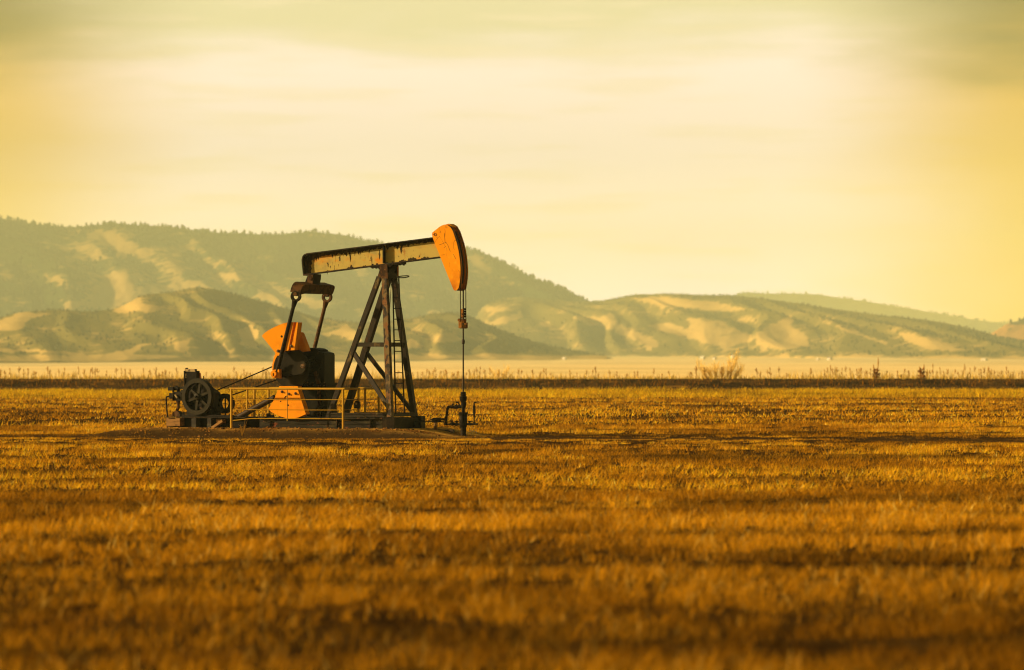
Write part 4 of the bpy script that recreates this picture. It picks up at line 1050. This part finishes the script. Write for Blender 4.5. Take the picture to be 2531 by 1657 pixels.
# ------------------------------------------------------------------ far plain
def zrow(py, Y): return CAMZ + (HZ - py) / F * Y
ssP = np.linspace(-5000, 7600, 420)
rowsP = [(453, 936), (500, 934), (620, 930.5), (800, 926.5), (1100, 921), (1500, 916), (2000, 911), (2700, 906), (3500, 901), (4300, 897), (5200, 892), (6000, 887.5), (6800, 884.5), (7600, 883.5), (9500, 881)]
YP = np.array([r_[0] for r_ in rowsP], float); PP = np.array([r_[1] for r_ in rowsP], float)
yy = np.geomspace(453, 9500, 124); pp = np.interp(np.log(yy), np.log(YP), PP)
SP, YPg = np.meshgrid(ssP, yy); XP = (SP - W/2) / F * YPg
ZP = zrow(pp[:, None] + 0 * SP, YPg) + (fbm(XP * .006, YPg * .0016, 101, 4) - .5) * YPg / F * 9
ZP[0] = .45; 
mpl = paint('plain_grass', (.74, .52, .17), 1, 0, [((.50, .36, .10), .004, .46, .60, (1, .18, 1), 2), ((.26, .20, .06), .012, .66, .72, (.5, .10, 1), 3), ((.84, .62, .22), .02, .5, .7, (1, .2, 1), 5)], spec=0)
for n_ in mpl.node_tree.nodes:
    if n_.type == 'BSDF_PRINCIPLED': n_.inputs['Sheen Weight'].default_value = .22; n_.inputs['Sheen Roughness'].default_value = .6; n_.inputs['Sheen Tint'].default_value = (1, .8, .45, 1)
plain = npmesh('plain', np.stack([XP, YPg, ZP], -1).reshape(-1, 3), gridfaces(*SP.shape), np.full((SP.shape[0]-1)*(SP.shape[1]-1), 4), mpl, None, True)
tag(plain, kind='structure')

# ------------------------------------------------------------------ hills
def hill_mat(name, grass, brush):
    m, nt, b = newmat(name)
    a = nt.nodes.new('ShaderNodeAttribute'); a.attribute_name = 'tint'
    sx = nt.nodes.new('ShaderNodeSeparateColor'); nt.links.new(a.outputs['Color'], sx.inputs[0])
    k = noise_mask(nt, .035, .42, .58, (1, 1, 1.5), 8)
    ad = nt.nodes.new('ShaderNodeMath'); ad.operation = 'ADD'; nt.links.new(sx.outputs[0], ad.inputs[0])
    sb = nt.nodes.new('ShaderNodeMath'); sb.operation = 'MULTIPLY_ADD'; nt.links.new(k, sb.inputs[0]); sb.inputs[1].default_value = .5; sb.inputs[2].default_value = -.25
    nt.links.new(sb.outputs[0], ad.inputs[1])
    mr = nt.nodes.new('ShaderNodeMapRange'); mr.inputs[1].default_value = .35; mr.inputs[2].default_value = .65; nt.links.new(ad.outputs[0], mr.inputs[0])
    c0 = rgbmix(nt, mr.outputs[0], grass, brush)
    k2 = noise_mask(nt, .11, .57, .66, (1, 1, 1.6), 6, .65, 7); mh_ = nt.nodes.new('ShaderNodeMath'); mh_.operation = 'MULTIPLY'; mh_.inputs[1].default_value = .55; nt.links.new(k2, mh_.inputs[0])
    nt.links.new(rgbmix(nt, mh_.outputs[0], c0, tuple(v * .55 for v in brush)), b.inputs['Base Color'])
    b.inputs['Roughness'].default_value = 1; b.inputs['Specular IOR Level'].default_value = 0
    return m
def saw(q, w):
    f = q % 1.0; v = np.where(f < w, f / w, (1 - f) / (1 - w)); return v * v * (3 - 2 * v) * .7 + v * .3
def hill(name, crest, dist, fb, fk, pyb, s0, s1, ns, npr, K, bounds, amp, w, mat, vegf, seed, rough=6, pexp=.85, fold=.30, mounds=()):
    """crest: skyline; dist: distance of the crest along the ridge; fb, fk: foot and back as fractions of it"""
    ss = np.linspace(s0, s1, ns); p = np.concatenate([np.linspace(0, 1, npr), 1 + np.linspace(.04, .6, 10)])
    S, P = np.meshgrid(ss, p)
    sm = lambda pts, wd: np.convolve(np.pad(np.interp(ss, [c[0] for c in pts], [c[1] for c in pts]), len(wd)//2, mode='edge'), wd, 'valid')
    ker = np.hanning(int(ns * 40 / (s1 - s0)) * 2 + 3); ker /= ker.sum(); kb = np.hanning(int(ns * 300 / (s1 - s0)) * 2 + 3); kb /= kb.sum()
    pc = sm(crest, ker); Yc = sm(dist, kb); Yb = Yc * fb; Yk = Yc * fk
    pc = pc + (fbm(ss / 45., ss * 0, seed + 3, 4) - .5) * rough
    pb = np.interp(ss, [a for a, _ in pyb], [b for _, b in pyb])
    Yv = np.where(P <= 1, Yb + (Yc - Yb) * P, Yc + (Yk - Yc) * (P - 1) / .6)
    Pc = np.clip(P, 0, 1)
    py = pb[None] + (pc - pb)[None] * Pc ** pexp
    wob = (fbm(S / 230., P * 1.8, seed + 11, 2) - .5) * 230
    sq = S - K * (1 - Pc) + wob
    q = np.interp(sq, bounds, np.arange(len(bounds)))
    cell = np.floor(q); ca = .35 + .95 * hash2(cell, cell * 0, seed)
    env = np.clip(np.sin(np.pi * Pc ** .8), 0, 1) ** .75
    hgt = np.clip((pb - pc)[None] / 200., .12, 1.6)
    rel = saw(q, w) * ca * amp * env * np.minimum(hgt * 1.6, 1.0)
    rel = rel + (fbm(sq / 85., P * 2.6, seed + 21, 4, .55) - .5) * amp * fold * 2 * env * np.minimum(hgt * 1.3, 1)
    rel = rel + (fbm(S / 38., P * 9, seed + 23, 4) - .5) * amp * .30 * env * np.minimum(hgt, 1)
    for (ms, mp, ma, mw, ml) in mounds:           # spur ends: steep lit left side, long shaded right side
        d = S - K * (1 - Pc) - (ms - K * (1 - mp)); d = np.where(d < 0, d / mw, d / (mw * 2.4)); rel = rel + ma * np.exp(-d ** 2 * 1.2) * np.exp(-((P - mp) / ml) ** 2)
    py = py - rel * .75 + env * amp * .28 * np.minimum(hgt, 1)
    Z = zrow(py, Yv); X = (S - W/2) / F * Yv
    Z = np.where(P > 1, zrow(pc[None] + 0 * P, Yc) - (P - 1) / .6 * (zrow(pc, Yc) - zrow(pb, Yc))[None] * .8, Z)
    Z[0] -= 5
    veg = np.clip(vegf(S, py, P), 0, 1)
    C = np.stack([veg, veg, veg, np.ones_like(veg)], -1)
    o = npmesh(name, np.stack([X, Yv, Z], -1).reshape(-1, 3), gridfaces(*S.shape), np.full((S.shape[0]-1)*(S.shape[1]-1), 4), mat, C.reshape(-1, 4), True)
    tag(o, kind='structure')
    return X, Yv, Z, veg, P, S
def blob(S, py, cx, cy, rx, ry): return np.exp(-(((S - cx) / rx) ** 2 + ((py - cy) / ry) ** 2))
def sunlit_clearing(S, py, polys, soft=5.0, warp=9.0):
    """1 inside the open grass and sunlit patches, their light put into the colour (outlines as seen), 0 in the brush, ragged soft edge"""
    X = S + warp * (fbm(S / 14., py / 7., 501, 3) - .5) * 2; Yq = py + warp * .5 * (fbm(S / 14., py / 7., 502, 3) - .5) * 2
    best = np.full(S.shape, -1e3)
    for P in polys:
        n = len(P); dmin = np.full(S.shape, 1e3); ins = np.zeros(S.shape, bool)
        for k in range(n):
            (x0, y0), (x1, y1) = P[k], P[(k + 1) % n]
            dx, dy = x1 - x0, y1 - y0; L2 = dx * dx + dy * dy + 1e-9
            t = np.clip(((X - x0) * dx + (Yq - y0) * dy) / L2, 0, 1)
            dmin = np.minimum(dmin, np.hypot(X - x0 - t * dx, Yq - y0 - t * dy))
            if dy != 0: ins ^= ((y0 > Yq) != (y1 > Yq)) & (X < x0 + (Yq - y0) * dx / dy)
        best = np.maximum(best, np.where(ins, dmin, -dmin))
    return sst(-soft, soft, best)
PA = [[(207,580),(254,571),(283,580),(295,597),(369,618),(375,627),(319,630),(295,639),(289,618),(266,597),(224,586)],  # sunlit slope patches and open ground, drawn as pale grass colour
      [(165,751),(207,742),(236,730),(254,701),(295,674),(340,683),(348,701),(325,724),(307,745),(289,766),(236,767)],
      [(348,724),(369,707),(413,692),(458,701),(502,707),(443,724),(399,727)], [(437,665),(561,677),(635,689),(650,698),(561,689)],
      [(500,640),(560,650),(600,665),(540,662)], [(110,690),(150,684),(170,700),(130,702)], [(640,720),(720,735),(800,760),(740,752),(660,738)],
      [(1165,625),(1180,630),(1200,665),(1225,690),(1195,690),(1175,660)], [(1230,690),(1265,695),(1280,705),(1240,704)], [(880,672),(915,676),(910,686),(885,684)]]
PB = [[(-40,800),(0,795),(44,775),(118,772),(124,778),(71,789),(53,813),(30,819),(-40,812)], [(280,769),(301,757),(342,733),(354,751),(404,760),(369,775),(331,766),(295,775)],
      [(517,766),(590,783),(620,795),(694,792),(697,804),(620,798),(561,780)], [(428,854),(443,845),(469,840),(463,857),(472,878),(443,869)],
      [(534,857),(558,848),(567,866),(576,854),(583,869),(567,875)], [(585,819),(623,801),(647,840),(632,840),(644,866),(593,854),(599,840)],
      [(266,875),(307,869),(348,851),(393,848),(348,857),(319,881),(313,890),(270,890)], [(-60,862),(90,866),(180,869),(266,873),(180,875),(80,871),(-60,868)],
      [(800,829),(828,820),(856,801),(885,827),(899,846),(866,841),(835,829)], [(743,818),(793,825),(828,822),(790,830)], [(1003,860),(1016,834),(1048,860)], [(1075,839),(1122,820),(1141,841),(1110,848)]]
PC = [[(1100,833),(1120,820),(1138,839),(1138,862),(1118,853)], [(1150,824),(1188,824),(1218,845),(1259,862),(1306,871),(1265,868),(1218,851),(1194,833)],
      [(1188,803),(1247,783),(1291,771),(1291,786),(1265,798),(1218,806)], [(1412,783),(1479,783),(1509,771),(1526,798),(1559,815),(1629,845),(1629,853),(1606,868),(1588,845),(1512,818),(1453,800)],
      [(1600,803),(1659,801),(1747,824),(1800,839),(1800,862),(1718,839),(1644,821)], [(1868,827),(1909,802),(1951,778),(1962,792),(1958,809),(1997,834),(1997,855),(1965,862),(1909,862),(1871,851)],
      [(1700,785),(1770,792),(1812,809),(1854,830),(1854,844),(1805,855),(1735,820),(1700,813)], [(2042,795),(2105,820),(2164,837),(2199,848),(2182,851),(2119,830)],
      [(2224,823),(2294,830),(2363,862),(2384,869),(2294,862),(2238,841)], [(1560,740),(1640,735),(1760,745),(1860,765),(1780,772),(1650,758)], [(1200,765),(1260,758),(1250,768),(1215,772)], [(1330,800),(1350,795),(1370,803),(1345,806)]]
MH1 = hill_mat('mountain_cover', (.46, .30, .09), (.034, .048, .012))
MH2 = hill_mat('foothill_cover', (.56, .37, .105), (.165, .132, .028))  # brush tone also carries painted shade on the slopes
MH3 = hill_mat('far_ridge_cover', (.18, .17, .07), (.035, .055, .022))
MH4 = hill_mat('butte_cover', (.52, .25, .06), (.07, .055, .02))
nz = lambda S, py, sd: fbm(S / 60., py / 22., sd, 5)
def vegA(S, py, P):
    v = .93 + 1.5 * (nz(S, py, 201) - .5)
    v -= 1.0 * sunlit_clearing(S, py, PA, 13, 22) + .35 * blob(S, py, 330, 650, 220, 80) + .3 * blob(S, py, 600, 740, 260, 40)
    return v
crA = [(-3000,880),(-2600,820),(-2000,690),(-1400,560),(-700,500),(-300,515),(0,538),(40,548),(80,553),(150,560),(220,560),(270,553),(330,556),(400,558),(460,566),(520,574),(600,578),(660,582),(720,578),(790,573),(850,580),(900,596),(950,604),(1050,612),(1130,612),(1170,618),(1210,630),(1260,655),(1310,682),(1350,700),(1400,716),(1440,738),(1480,762),(1560,800),(1700,850),(2000,880)]
A = hill('mountain', crA, [(-3000,10500),(0,11200),(1900,12600)], .82, 1.12, [(-3000,884),(-2000,850),(-700,835),(1700,835),(2000,885)], -3000, 1900, 1420, 150, 330, [-1500,-900,-600,-330,-140,60,210,390,560,760,960,1120,1300,1500,1800,2400], 46, .36, MH1, vegA, 300, 5)
def vegB(S, py, P):
    v = .84 + 1.0 * (nz(S, py, 202) - .5)
    v = v - .95 * sunlit_clearing(S, py, PB, 4, 7)
    v -= .8 * sst(872, 884, py)
    return v
crB = [(-3000,892),(-2500,850),(-1900,790),(-1300,740),(-700,770),(-300,800),(0,788),(60,776),(130,770),(200,772),(280,768),(320,752),(350,734),(420,726),(480,712),(540,716),(600,732),(700,760),(800,790),(900,800),(1000,790),(1080,775),(1140,772),(1200,800),(1300,840),(1420,870),(1600,890)]
B = hill('foothill', crB, [(-3000,5200),(0,5500),(1500,6900)], .80, 1.15, [(-3000,899),(0,897),(700,894),(1600,889)], -3000, 1500, 1460, 130, 230, [-4000,-2900,-2500,-2100,-1800,-1500,-1300,-1000,-700,-420,-160,60,260,395,480,600,690,790,900,1010,1120,1280,1500], 34, .26, MH2, vegB, 310, 3, mounds=((395,.12,20,60,.12),(474,.15,24,36,.13),(585,.13,18,32,.10),(650,.28,34,48,.17),(896,.6,22,60,.20),(1045,.4,16,36,.16),(1145,.5,18,50,.18),(360,.9,10,60,.14),(80,.92,10,60,.12)))
def vegC(S, py, P):
    v = .80 + .9 * (nz(S, py, 203) - .5) + .25 * sst(.8, 1.0, P) * sst(1500, 2100, S)
    v = v - .80 * sunlit_clearing(S, py, PC, 5, 9) 
    v -= .7 * sst(876, 886, py)
    return v
crC = [(980,880),(1080,850),(1150,795),(1200,752),(1240,738),(1300,734),(1380,744),(1440,748),(1500,744),(1530,738),(1550,731),(1600,728),(1640,726),(1700,728),(1780,730),(1850,734),(1930,744),(2000,755),(2100,770),(2200,782),(2300,793),(2400,812),(2480,835),(2560,850),(2700,850),(3100,800),(3700,760),(4200,790),(4800,850),(5300,893)]
Cc = hill('foothill', crC, [(960,10600),(1500,10300),(2100,8600),(2531,7200),(3100,6600),(5300,6400)], .80, 1.14, [(980,884),(1500,884),(2100,887),(2531,891),(3100,893),(5300,896)], 960, 5300, 1420, 130, 300, [300,560,760,900,1010,1130,1270,1390,1480,1640,1790,1960,2160,2400,2700,3000,3250,3500,3800,4100,4500,5000,5600,6500], 36, .26, MH2, vegC, 320, 3, mounds=((1140,.3,18,40,.2),(1290,.6,14,80,.2),(1530,.68,26,70,.20),(1636,.28,20,50,.14),(1800,.30,12,70,.16),(1996,.45,28,90,.24),(2210,.45,14,80,.2),(2390,.4,12,80,.2)))
def vegD(S, py, P): return .8 + .8 * (nz(S, py, 204) - .5)
crD = [(1600,790),(1760,745),(1815,730),(1850,722),(1900,727),(1960,726),(2050,732),(2130,745),(2200,755),(2300,772),(2400,790),(2470,797),(2531,800),(2800,790),(3200,770),(3900,740),(4600,790),(5300,870)]
D = hill('far_ridge', crD, [(1580,18500),(3200,16500),(5300,15500)], .86, 1.08, [(1600,850),(4600,850),(5300,880)], 1580, 5300, 900, 60, 200, [1000,1400,1650,1850,2050,2250,2500,2800,3300,3700,4200,4800,5600], 40, .4, MH3, vegD, 330, 4)
def vegE(S, py, P): return .10 + .5 * (nz(S, py, 205) - .5) + 1.0 * sst(2490, 2510, S) * sst(.82, .95, P) + .5 * blob(S, py, 2495, 815, 8, 12)
crE = [(2390,860),(2430,838),(2455,822),(2478,806),(2492,800),(2500,795),(2515,793),(2560,792),(2640,800),(2800,800),(3200,830),(3600,868)]
E_ = hill('butte', crE, [(2390,9400),(3600,9400)], .93, 1.05, [(2390,872),(2531,868),(3600,874)], 2390, 3600, 380, 60, 40, [2300,2380,2440,2480,2530,2600,2700,2900,3200,3700], 22, .4, MH4, vegE, 340, 4)

# wooded slopes: many small conifers, one mass far away
MT = paint('far_conifer', (.040, .042, .017), 1, 0, [((.06, .055, .02), .05, .45, .6, (1, 1, 1))], spec=0)
def woods():
    r = np.random.default_rng(77); P0 = []
    for (X, Y, Z, veg, P, S), n, lim, hs in ((A, 9500, .62, (4.5, 9.5)), (D, 1500, .5, (6, 11)), (E_, 260, .75, (5, 9)), (B, 4000, .60, (1.2, 2.6)), (Cc, 4600, .55, (1.6, 3.6))):
        nr, nc = X.shape; i = r.integers(0, nr, n * 4); j = r.integers(0, nc, n * 4)
        crest = (P[i, j] > .90) & (P[i, j] <= 1.05)
        ok = ((veg[i, j] > lim) | (crest & (veg[i, j] > lim * .6))) & (P[i, j] <= 1.08) & (r.random(n * 4) < np.where(crest, 1, .45)) & (S[i, j] > -1500) & (S[i, j] < 3900)
        i, j = i[ok][:n], j[ok][:n]; dx = np.abs(X[0, 1] - X[0, 0])
        P0.append(np.stack([X[i, j] + (r.random(len(i)) - .5) * 4, Y[i, j] + (r.random(len(i)) - .5) * 10, Z[i, j], r.uniform(hs[0], hs[1], len(i))], -1))
        # crest row
        row = np.argmin(np.abs(P[:, 0] - 1)); m = int(n * .04); jj = r.integers(0, nc, m)
        gate = (fbm(jj / 22., jj * 0, 401, 4) > .52) & (S[row, jj] > -1500) & (S[row, jj] < 3900) & (veg[row, jj] > .3)
        jj = jj[gate]; P0.append(np.stack([X[row, jj], Y[row, jj], Z[row, jj], r.uniform(hs[0], hs[1] * .9, len(jj))], -1))
    T = np.concatenate(P0); n = len(T)
    k = 6; V = np.empty((n, 2 * k + 2, 3), np.float32)
    ang = r.random((n, 1)) * 6.28 + np.arange(k) * 2 * np.pi / k
    h = T[:, 3:4]; r1 = h * r.uniform(.24, .46, (n, k)); r2 = h * r.uniform(.18, .38, (n, k))
    V[:, 0] = T[:, :3] + [0, 0, -.8]
    V[:, 1:k+1, 0] = T[:, 0:1] + np.cos(ang) * r1; V[:, 1:k+1, 1] = T[:, 1:2] + np.sin(ang) * r1; V[:, 1:k+1, 2] = T[:, 2:3] + h * r.uniform(.15, .30, (n, k))
    V[:, k+1:2*k+1, 0] = T[:, 0:1] + np.cos(ang) * r2; V[:, k+1:2*k+1, 1] = T[:, 1:2] + np.sin(ang) * r2; V[:, k+1:2*k+1, 2] = T[:, 2:3] + h * r.uniform(.5, .72, (n, k))
    V[:, 2*k+1] = T[:, :3]; V[:, 2*k+1, 2] += T[:, 3]; V[:, 2*k+1, 0] += (r.random(n) - .5) * 1.2
    Lp, sz = [], []
    for i in range(k):
        j = (i + 1) % k
        Lp += [0, 1 + j, 1 + i]; sz.append(3)
        Lp += [1 + i, 1 + j, k + 1 + j, k + 1 + i]; sz.append(4)
        Lp += [k + 1 + i, k + 1 + j, 2 * k + 1]; sz.append(3)
    L = ((np.arange(n) * (2 * k + 2))[:, None] + np.array(Lp)[None]).reshape(-1)
    return V.reshape(-1, 3), L, np.tile(sz, n)
wd = npmesh('woodland', *woods(), MT); tag(wd, kind='stuff', label='dark conifer woodland scattered over the hazy mountain slopes and ridges', cat='woodland')

# ------------------------------------------------------------------ small far sheds on the plain
def plain_z(px, Y):
    py = np.interp(math.log(Y), np.log(YP), PP); return zrow(py, Y) + (fbm(np.array(gx(px, Y) * .006), np.array(Y * .0016), 101, 4) - .5) * Y / F * 9
def shed(px, py, wpx, hpx, label, seed):
    Y = 5500. - 60 * seed; z = float(plain_z(px, Y)) - .3; w = wpx * 1.0 * Y / F; h = hpx * 1.05 * Y / F
    o = empty('farm_shed', (gx(px, Y), Y, z), R(-38 - 7 * seed), label=label, cat='shed')
    MB().box(-w/2, w/2, -w*.35, w*.35, -6, h * .68).build('wall', M['white'], o)
    q = w / 2 + .25; d = w * .35 + .25; z0, z1_ = h * .68, h
    vs = [(-q,-d,z0),(q,-d,z0),(q,d,z0),(-q,d,z0),(-q,0,z1_),(q,0,z1_)]
    MB().add(vs, [(0,1,5,4),(2,3,4,5),(0,4,3),(1,2,5),(3,2,1,0)]).build('roof', M['white'] if seed % 2 else M['grey_roof'], o)
    MB().box(-w*.12, w*.12, -w*.35 - .05, -w*.35, -2, h * .45).build('door', M['wood'], o)
shed(1249, 888, 12, 9, 'tiny white shed on the far plain to the right of the hanging rod', 0)
shed(1395, 884, 9, 7, 'tiny pale shed at the hill foot between the small and the wide bush', 1)
shed(1737, 884, 11, 9, 'tiny white shed above the left side of the wide pale bush', 1)
shed(1766, 885, 9, 8, 'tiny dull shed above the middle of the wide pale bush', 2)
shed(1811, 900, 10, 12, 'tiny tall white shed behind the right side of the wide pale bush', 3)
shed(2051, 888, 12, 9, 'tiny white shed on the far plain right of the wide pale bush', 2)
shed(2022, 887, 8, 6, 'tiny faint shed just left of a brighter white one on the far plain', 3)
shed(2433, 905, 14, 7, 'tiny pale low shed at the hill foot near the right edge', 1)

# ------------------------------------------------------------------ light
SUN = Vector((-.93, -.10, .33)).normalized()
sd = bpy.data.lights.new('sun', 'SUN'); so = bpy.data.objects.new('sun', sd); COL.objects.link(so)
sd.energy = 5.0; sd.angle = R(.5); sd.color = (1.0, .735, .42)
so.rotation_euler = SUN.to_track_quat('Z', 'Y').to_euler(); so.location = (-40, 120, 60)
w = bpy.data.worlds.new('World'); sc.world = w; w.use_nodes = True
nt = w.node_tree; bgN = nt.nodes['Background']; bgN.inputs[1].default_value = .05
sky = nt.nodes.new('ShaderNodeTexSky'); sky.sky_type = 'NISHITA'; sky.sun_disc = False
sky.sun_elevation = math.asin(SUN.z); sky.sun_rotation = math.atan2(SUN.x, SUN.y)
sky.dust_density = 3.0; sky.air_density = 1.2
def mth(op, a, b=None, c=None, clamp=False):
    n = nt.nodes.new('ShaderNodeMath'); n.operation = op; n.use_clamp = clamp
    for i, v in enumerate((a, b, c)):
        if v is None: continue
        if isinstance(v, (int, float)): n.inputs[i].default_value = v
        else: nt.links.new(v, n.inputs[i])
    return n.outputs[0]
def ramp(x, a, b):
    n = nt.nodes.new('ShaderNodeMapRange'); n.interpolation_type = 'SMOOTHSTEP'; n.inputs[1].default_value = a; n.inputs[2].default_value = b
    nt.links.new(x, n.inputs[0]); return n.outputs[0]
tc = nt.nodes.new('ShaderNodeTexCoord'); sp = nt.nodes.new('ShaderNodeSeparateXYZ'); nt.links.new(tc.outputs['Generated'], sp.inputs[0])
el = mth('MULTIPLY', mth('ARCSINE', sp.outputs[2]), 57.2958)
az = mth('MULTIPLY', mth('ARCTAN2', sp.outputs[0], sp.outputs[1]), 57.2958)
cv = nt.nodes.new('ShaderNodeCombineXYZ'); nt.links.new(mth('MULTIPLY', az, .28), cv.inputs[0]); nt.links.new(mth('MULTIPLY', el, 1.1), cv.inputs[1])
nzN = nt.nodes.new('ShaderNodeTexNoise'); nzN.inputs['Scale'].default_value = 1.0; nzN.inputs['Detail'].default_value = 6; nzN.inputs['Roughness'].default_value = .5
nt.links.new(cv.outputs[0], nzN.inputs[0]); nf = mth('SUBTRACT', nzN.outputs[0], .5)
cv2 = nt.nodes.new('ShaderNodeCombineXYZ'); nt.links.new(mth('MULTIPLY', az, .5), cv2.inputs[0]); nt.links.new(mth('MULTIPLY', el, 5.0), cv2.inputs[1])
nz2 = nt.nodes.new('ShaderNodeTexNoise'); nz2.inputs['Scale'].default_value = 1.0; nz2.inputs['Detail'].default_value = 5; nt.links.new(cv2.outputs[0], nz2.inputs[0]); nf2 = mth('SUBTRACT', nz2.outputs[0], .5)
S_ = 20.0                                   # Background strength .05
def C3(r, g, b): return (r * S_, g * S_, b * S_)
def mixc(f, a, b):
    return rgbmix(nt, f, a, b)
elw = mth('ADD', el, mth('ADD', mth('MULTIPLY', nf, 1.3), mth('MULTIPLY', nf2, .65)))
aaz = mth('ABSOLUTE', mth('ADD', az, .15))
azw = mth('ADD', aaz, mth('MULTIPLY', nf, 1.4))
veil = mixc(ramp(elw, 2.75, 3.5), C3(.93, .775, .74), C3(.48, .47, .19))          # cream veil, greener clear sky above its edge
veil = mixc(mth('MULTIPLY', ramp(elw, 1.2, 2.6), .35), veil, C3(.90, .72, .62))
veil = mixc(mth('MULTIPLY', ramp(nf2, -.02, .20), .50), veil, C3(.82, .66, .46))
gold = mixc(ramp(elw, 2.5, 3.7), C3(.66, .33, .01), C3(.09, .065, .004))
veil = mixc(mth('MULTIPLY', ramp(azw, 2.7, 5.5), .96), veil, gold)  # lens falloff put into the sky colour: golden sides, dark upper corners
hb = nt.nodes.new('ShaderNodeMixRGB'); hb.blend_type = 'MULTIPLY'; hb.inputs[0].default_value = 1; nt.links.new(veil, hb.inputs[1])
nt.links.new(mixc(ramp(el, .2, 2.3), (2.1, 2.1, 2.2), (1.0, 1.0, 1.0)), hb.inputs[2]); veil = hb.outputs[0]   # brighter low down, towards the horizon
tint = nt.nodes.new('ShaderNodeMixRGB'); tint.blend_type = 'MULTIPLY'; tint.inputs[0].default_value = 1; nt.links.new(sky.outputs[0], tint.inputs[1]); tint.inputs[2].default_value = (1.0, .80, .40, 1)
fin = mixc(ramp(el, 4.2, 9.0), veil, tint.outputs[0])
nt.links.new(fin, bgN.inputs[0])

# ------------------------------------------------------------------ air
hz = MB().box(-6500, 6500, -60, 21500, -14, 480)
mh = bpy.data.materials.new('haze_air'); mh.use_nodes = True; hn = mh.node_tree; hn.nodes.remove(hn.nodes['Principled BSDF'])
pv = hn.nodes.new('ShaderNodeVolumePrincipled'); pv.inputs['Color'].default_value = (.86, 1.0, .66, 1); pv.inputs['Density'].default_value = 9.2e-5; pv.inputs['Anisotropy'].default_value = 0.0
hn.links.new(pv.outputs[0], [n for n in hn.nodes if n.type == 'OUTPUT_MATERIAL'][0].inputs['Volume'])
ho = hz.build('haze', mh); tag(ho, kind='stuff', label='pale yellow-green haze in the air over the field and hills', cat='haze')

# ------------------------------------------------------------------ render settings
sc.render.engine = 'CYCLES'
sc.view_settings.view_transform = 'Standard'; sc.view_settings.look = 'None'; sc.view_settings.exposure = 0.7; sc.view_settings.gamma = 1
sc.cycles.use_denoising = True; sc.cycles.filter_width = 1.15
try: sc.cycles.denoiser = 'OPENIMAGEDENOISE'
except Exception: pass
sc.cycles.max_bounces = 5; sc.cycles.diffuse_bounces = 2; sc.cycles.glossy_bounces = 2; sc.cycles.transmission_bounces = 3; sc.cycles.volume_bounces = 0
sc.cycles.caustics_reflective = False; sc.cycles.caustics_refractive = False
